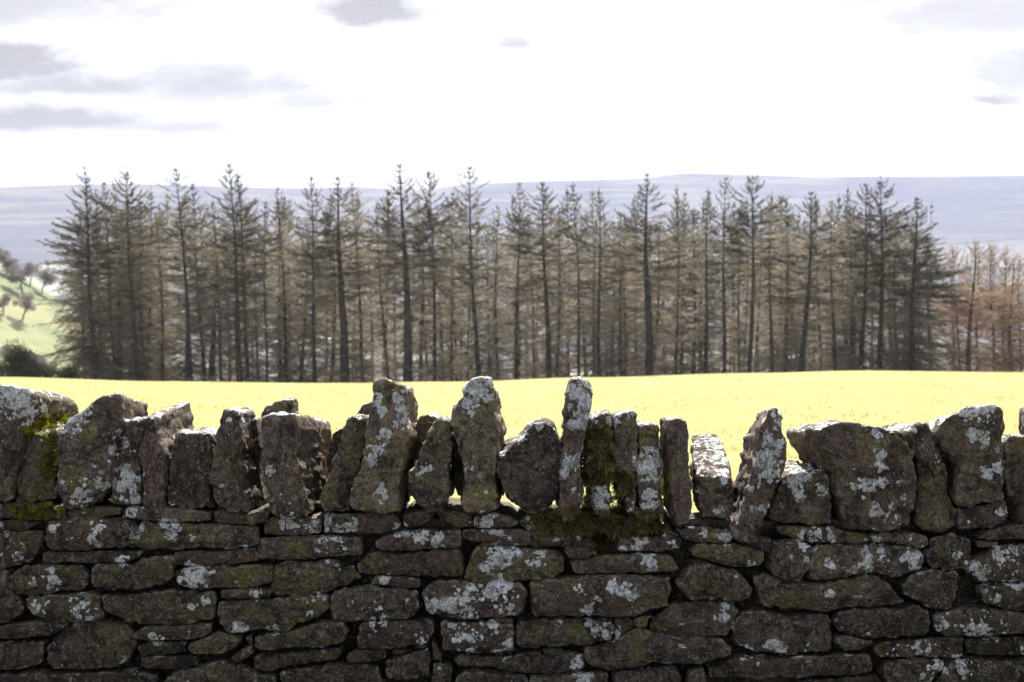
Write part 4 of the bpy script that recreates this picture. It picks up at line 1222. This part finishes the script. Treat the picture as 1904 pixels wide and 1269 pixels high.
# bare trees on the left meadow bank
bt = [bare_tree(31), bare_tree(32, spread=.7), bare_tree(33, H=5, spread=1.1)]
BT = {}


def ground_at(px, py):
    """first hit of the ray with the ground beyond the brow"""
    d = ray(px, py)
    y = YB + 12
    while y < 900:
        t = y / d.y
        p = Vector((d.x * t, y, CAMZ + d.z * t))
        if p.z <= gz(p.x, y): return Vector((p.x, y, gz(p.x, y)))
        y += 1.
    return Vector((d.x * 300 / d.y, 300, gz(d.x * 300 / d.y, 300)))


for k, (px, py, hpx, kd, lab) in enumerate([
    (42, 597, 62, 1, 'small bare vase shaped tree alone on the bright meadow bank'),
    (6, 588, 48, 0, 'bare tree on the meadow at the left edge of the photo'),
    (42, 548, 72, 0, 'bare tree with a rounded twiggy crown halfway up the bank'),
    (12, 510, 55, 0, 'bare domed tree on the skyline of the bank at the left edge'),
    (28, 520, 45, 2, 'bare low tree on the bank between the skyline dome and the spruces'),
    (60, 515, 48, 1, 'bare tree on top of the bank beside the broad end spruce'),
    (78, 545, 55, 2, 'bare tree half hidden by the long branches of the end spruce')]
    + [(q_, w_, 50, i_ % 3, 'bare tree in the loose thicket along the skyline of the meadow bank') for i_, (q_, w_) in enumerate([(-10, 500), (22, 500), (36, 508), (48, 516), (56, 530), (68, 528), (86, 530), (96, 540)])]):
    g = ground_at(px, py)
    H = hpx / F * g.y
    if kd not in BT:
        root = link('bare_tree', None)
        link('trunk', bt[kd][0], M_CROWN, root); link('crown', bt[kd][1], M_CROWN, root)
        BT[kd] = root
    else:
        src = BT[kd]
        root = src.copy(); col.objects.link(root)
        for ch in list(src.children):
            c = ch.copy(); col.objects.link(c); c.parent = root
    root.location = g
    s = H / (5.6 if kd != 2 else 4.7) * 1.25
    root.scale = (s, s, s)
    root.rotation_euler = (0, 0, k * 1.3)
    tag(root, lab, 'tree', 'bare trees on the meadow bank')

SH = {}
for k, (px, py, w, kd, lab) in enumerate([
    (22, 640, 1.0, 0, 'dark evergreen bush with a pointed top at the left edge of the photo'),
    (70, 668, .95, 1, 'rounded dark bush beside the pointed evergreen'),
    (120, 682, .75, 0, 'low dark bush under the broad end spruce'),
    (-20, 650, 1.1, 1, 'evergreen bush mostly outside the left edge of the photo')]):
    if kd not in SH:
        a_, b_ = shrub(40 + kd, 1.5, 2.6 if kd == 0 else 2.1)
        root = link('evergreen_bush', None)
        link('stem', a_, M_CROWN, root); link('foliage', b_, M_CROWN, root)
        SH[kd] = root
    else:
        src = SH[kd]
        root = src.copy(); col.objects.link(root)
        for ch in list(src.children):
            c = ch.copy(); col.objects.link(c); c.parent = root
    Y = 91.
    p = at(px, py, Y)
    z0 = gz(p.x, Y) - .1
    root.location = (p.x, Y, z0)
    root.scale = (w, w, (p.z - z0) / 2.6)
    tag(root, lab, 'bush', 'evergreen bushes at the field edge')

# ------------------------------------------------------------------ haze
HZ = 0.000125
bx0 = (-3400, -40, -110); bx1 = (3400, 3420, 470)
V = [(x, y, z) for x in (bx0[0], bx1[0]) for y in (bx0[1], bx1[1]) for z in (bx0[2], bx1[2])]
hz = bpy.data.meshes.new('haze'); hz.from_pydata(V, [], [(0, 1, 3, 2), (4, 6, 7, 5), (0, 4, 5, 1), (2, 3, 7, 6), (0, 2, 6, 4), (1, 5, 7, 3)]); hz.update()
m, t = new_mat('haze')
pv = t.n('ShaderNodeVolumePrincipled')
pv.inputs['Color'].default_value = (.64, .70, .93, 1)
pv.inputs['Density'].default_value = HZ
pv.inputs['Anisotropy'].default_value = .5
o_ = t.n('ShaderNodeOutputMaterial'); t.set(o_.inputs['Volume'], pv.outputs[0])
o = link('haze', hz, m)
tag(o, 'pale blue haze over the valley and moor', 'haze', None, 'stuff')

# ------------------------------------------------------------------ light
SUN_AZ, SUN_EL = R(5), R(47)
sd = Vector((math.sin(SUN_AZ) * math.cos(SUN_EL), math.cos(SUN_AZ) * math.cos(SUN_EL), math.sin(SUN_EL)))
sl = bpy.data.lights.new('sun', 'SUN'); sl.energy = 5.0; sl.angle = R(.5); sl.color = (1, .965, .90)
so = bpy.data.objects.new('sun', sl); col.objects.link(so)
so.rotation_euler = (-sd).to_track_quat('-Z', 'Y').to_euler()
so.location = (10, 40, 60)

w = bpy.data.worlds.new('World'); scene.world = w; w.use_nodes = True
t = NT(w.node_tree)
D = t.n('ShaderNodeTexCoord').outputs['Generated']
sky = t.n('ShaderNodeTexSky', sky_type='NISHITA')
sky.sun_disc = False; sky.sun_elevation = SUN_EL; sky.sun_rotation = SUN_AZ; sky.altitude = 300; sky.dust_density = 1.5
skc = t.mix(1.0, sky.outputs[0], (.145, .135, .125), 'MULTIPLY')
# bright thin cloud sheet round the sun, thinning away from it
sep = t.n('ShaderNodeSeparateXYZ'); t.set(sep.inputs[0], D)
cosS = t.vmath('DOT_PRODUCT', D, tuple(sd))
u = t.math('DIVIDE', sep.outputs[0], t.math('MAXIMUM', sep.outputs[1], .05))
v = t.math('DIVIDE', sep.outputs[2], t.math('MAXIMUM', sep.outputs[1], .05))
cv = t.n('ShaderNodeCombineXYZ', ins={0: u, 1: t.math('MULTIPLY', v, 2.4), 2: 0.0}).outputs[0]
nw = t.noise(cv, 5.0, 7, .6, .3)
nw2 = t.noise(cv, 14.0, 7, .62, .2)
veil = t.ramp(cosS, -.1, .95, False, .04, 1.0)
vf = t.ramp(cosS, -.3, .70, True, .55, .97)
vf = t.math('MULTIPLY', vf, t.ramp(nw, .25, .55, True, .82, 1.0))
vv = t.math('ADD', t.math('MULTIPLY', t.math('POWER', t.ramp(cosS, -.3, .60, False, 0.0, 1.0), 2.5), .12), t.ramp(cosS, .2, .62, True, .27, .11))
vv = t.math('ADD', vv, t.ramp(cosS, .60, .77, True, 0, .16))
vv = t.math('MULTIPLY', vv, t.ramp(nw, .34, .62, True, .80, 1.04))
vv = t.math('MULTIPLY', vv, t.ramp(nw2, .34, .62, True, .95, 1.02))
vc = t.n('ShaderNodeCombineColor', ins={0: t.math('MULTIPLY', vv, 1.02), 1: vv, 2: t.math('MULTIPLY', vv, .98)}).outputs[0]
base = t.mix(vf, skc, vc)
# grey cloud banks: (px, py, half width, half height, weight)
CL = [(-40, 125, 140, 36, 1.25), (150, 160, 210, 22, .80), (400, 160, 190, 44, .74), (580, 188, 130, 20, .60), (40, 225, 190, 28, .95), (330, 240, 150, 16, .62),
      (690, 24, 84, 30, 1.15), (972, 78, 46, 15, .7), (-60, 10, 420, 60, .62), (1850, 188, 50, 10, .85), (1870, 34, 320, 60, .6), (210, 275, 80, 20, .35), (1930, 140, 180, 60, .6), (100, 125, 60, 24, .6)]
dens = None
wx = t.math('MULTIPLY', t.math('SUBTRACT', nw2, .5), .050)
n4 = t.noise(cv, 30.0, 5, .6, .2)
for (px, py, a_, b_, wt) in CL:
    rr_ = ray(px, py); u0, v0 = rr_.x / rr_.y, rr_.z / rr_.y
    du = t.math('DIVIDE', t.math('ADD', t.math('SUBTRACT', u, u0), wx), a_ * 1.2 / F)
    dv0 = t.math('SUBTRACT', v, v0)
    dv = t.math('DIVIDE', t.math('ADD', dv0, t.math('MULTIPLY', wx, .35)), b_ * 1.25 / F)
    # flat bases, billowed tops
    dv = t.math('MULTIPLY', dv, t.ramp(dv0, -.002, .002, False, 1.55, 1.0))
    d = t.math('SQRT', t.math('ADD', t.math('MULTIPLY', du, du), t.math('MULTIPLY', dv, dv)))
    k = t.math('MULTIPLY', t.ramp(t.math('ADD', d, t.math('ADD', t.math('MULTIPLY', t.math('SUBTRACT', n4, .5), 1.3), t.math('MULTIPLY', t.math('SUBTRACT', nw2, .5), 1.0))), .12, 1.62, True, 1, 0), wt)
    dens = k if dens is None else t.math('MAXIMUM', dens, k)
gk = t.ramp(dens, 0.0, .85, False, 0, 1)
base = t.mix(gk, base, (.108, .096, .070))
# only in front, above the horizon
bg = t.n('ShaderNodeBackground', ins={'Color': base, 'Strength': 1.0})
o_ = t.n('ShaderNodeOutputWorld'); t.set(o_.inputs[0], bg.outputs[0])

# ------------------------------------------------------------------ camera
cam = bpy.data.cameras.new('camera'); cam.sensor_width = 36; cam.lens = F * 36 / 1904
cam.clip_end = 20000; cam.clip_start = .05
cam.dof.use_dof = True; cam.dof.focus_distance = 3.7; cam.dof.aperture_fstop = 8.0
co = bpy.data.objects.new('camera', cam); col.objects.link(co)
co.location = (0, 0, CAMZ); co.rotation_euler = (math.pi / 2 - PITCH, 0, 0)
scene.camera = co
scene.view_settings.view_transform = 'Standard'; scene.view_settings.look = 'None'
scene.view_settings.exposure = 1.35; scene.view_settings.gamma = 1
scene.cycles.max_bounces = 6; scene.cycles.diffuse_bounces = 3; scene.cycles.volume_bounces = 1
scene.cycles.transparent_max_bounces = 8
scene.cycles.use_denoising = True
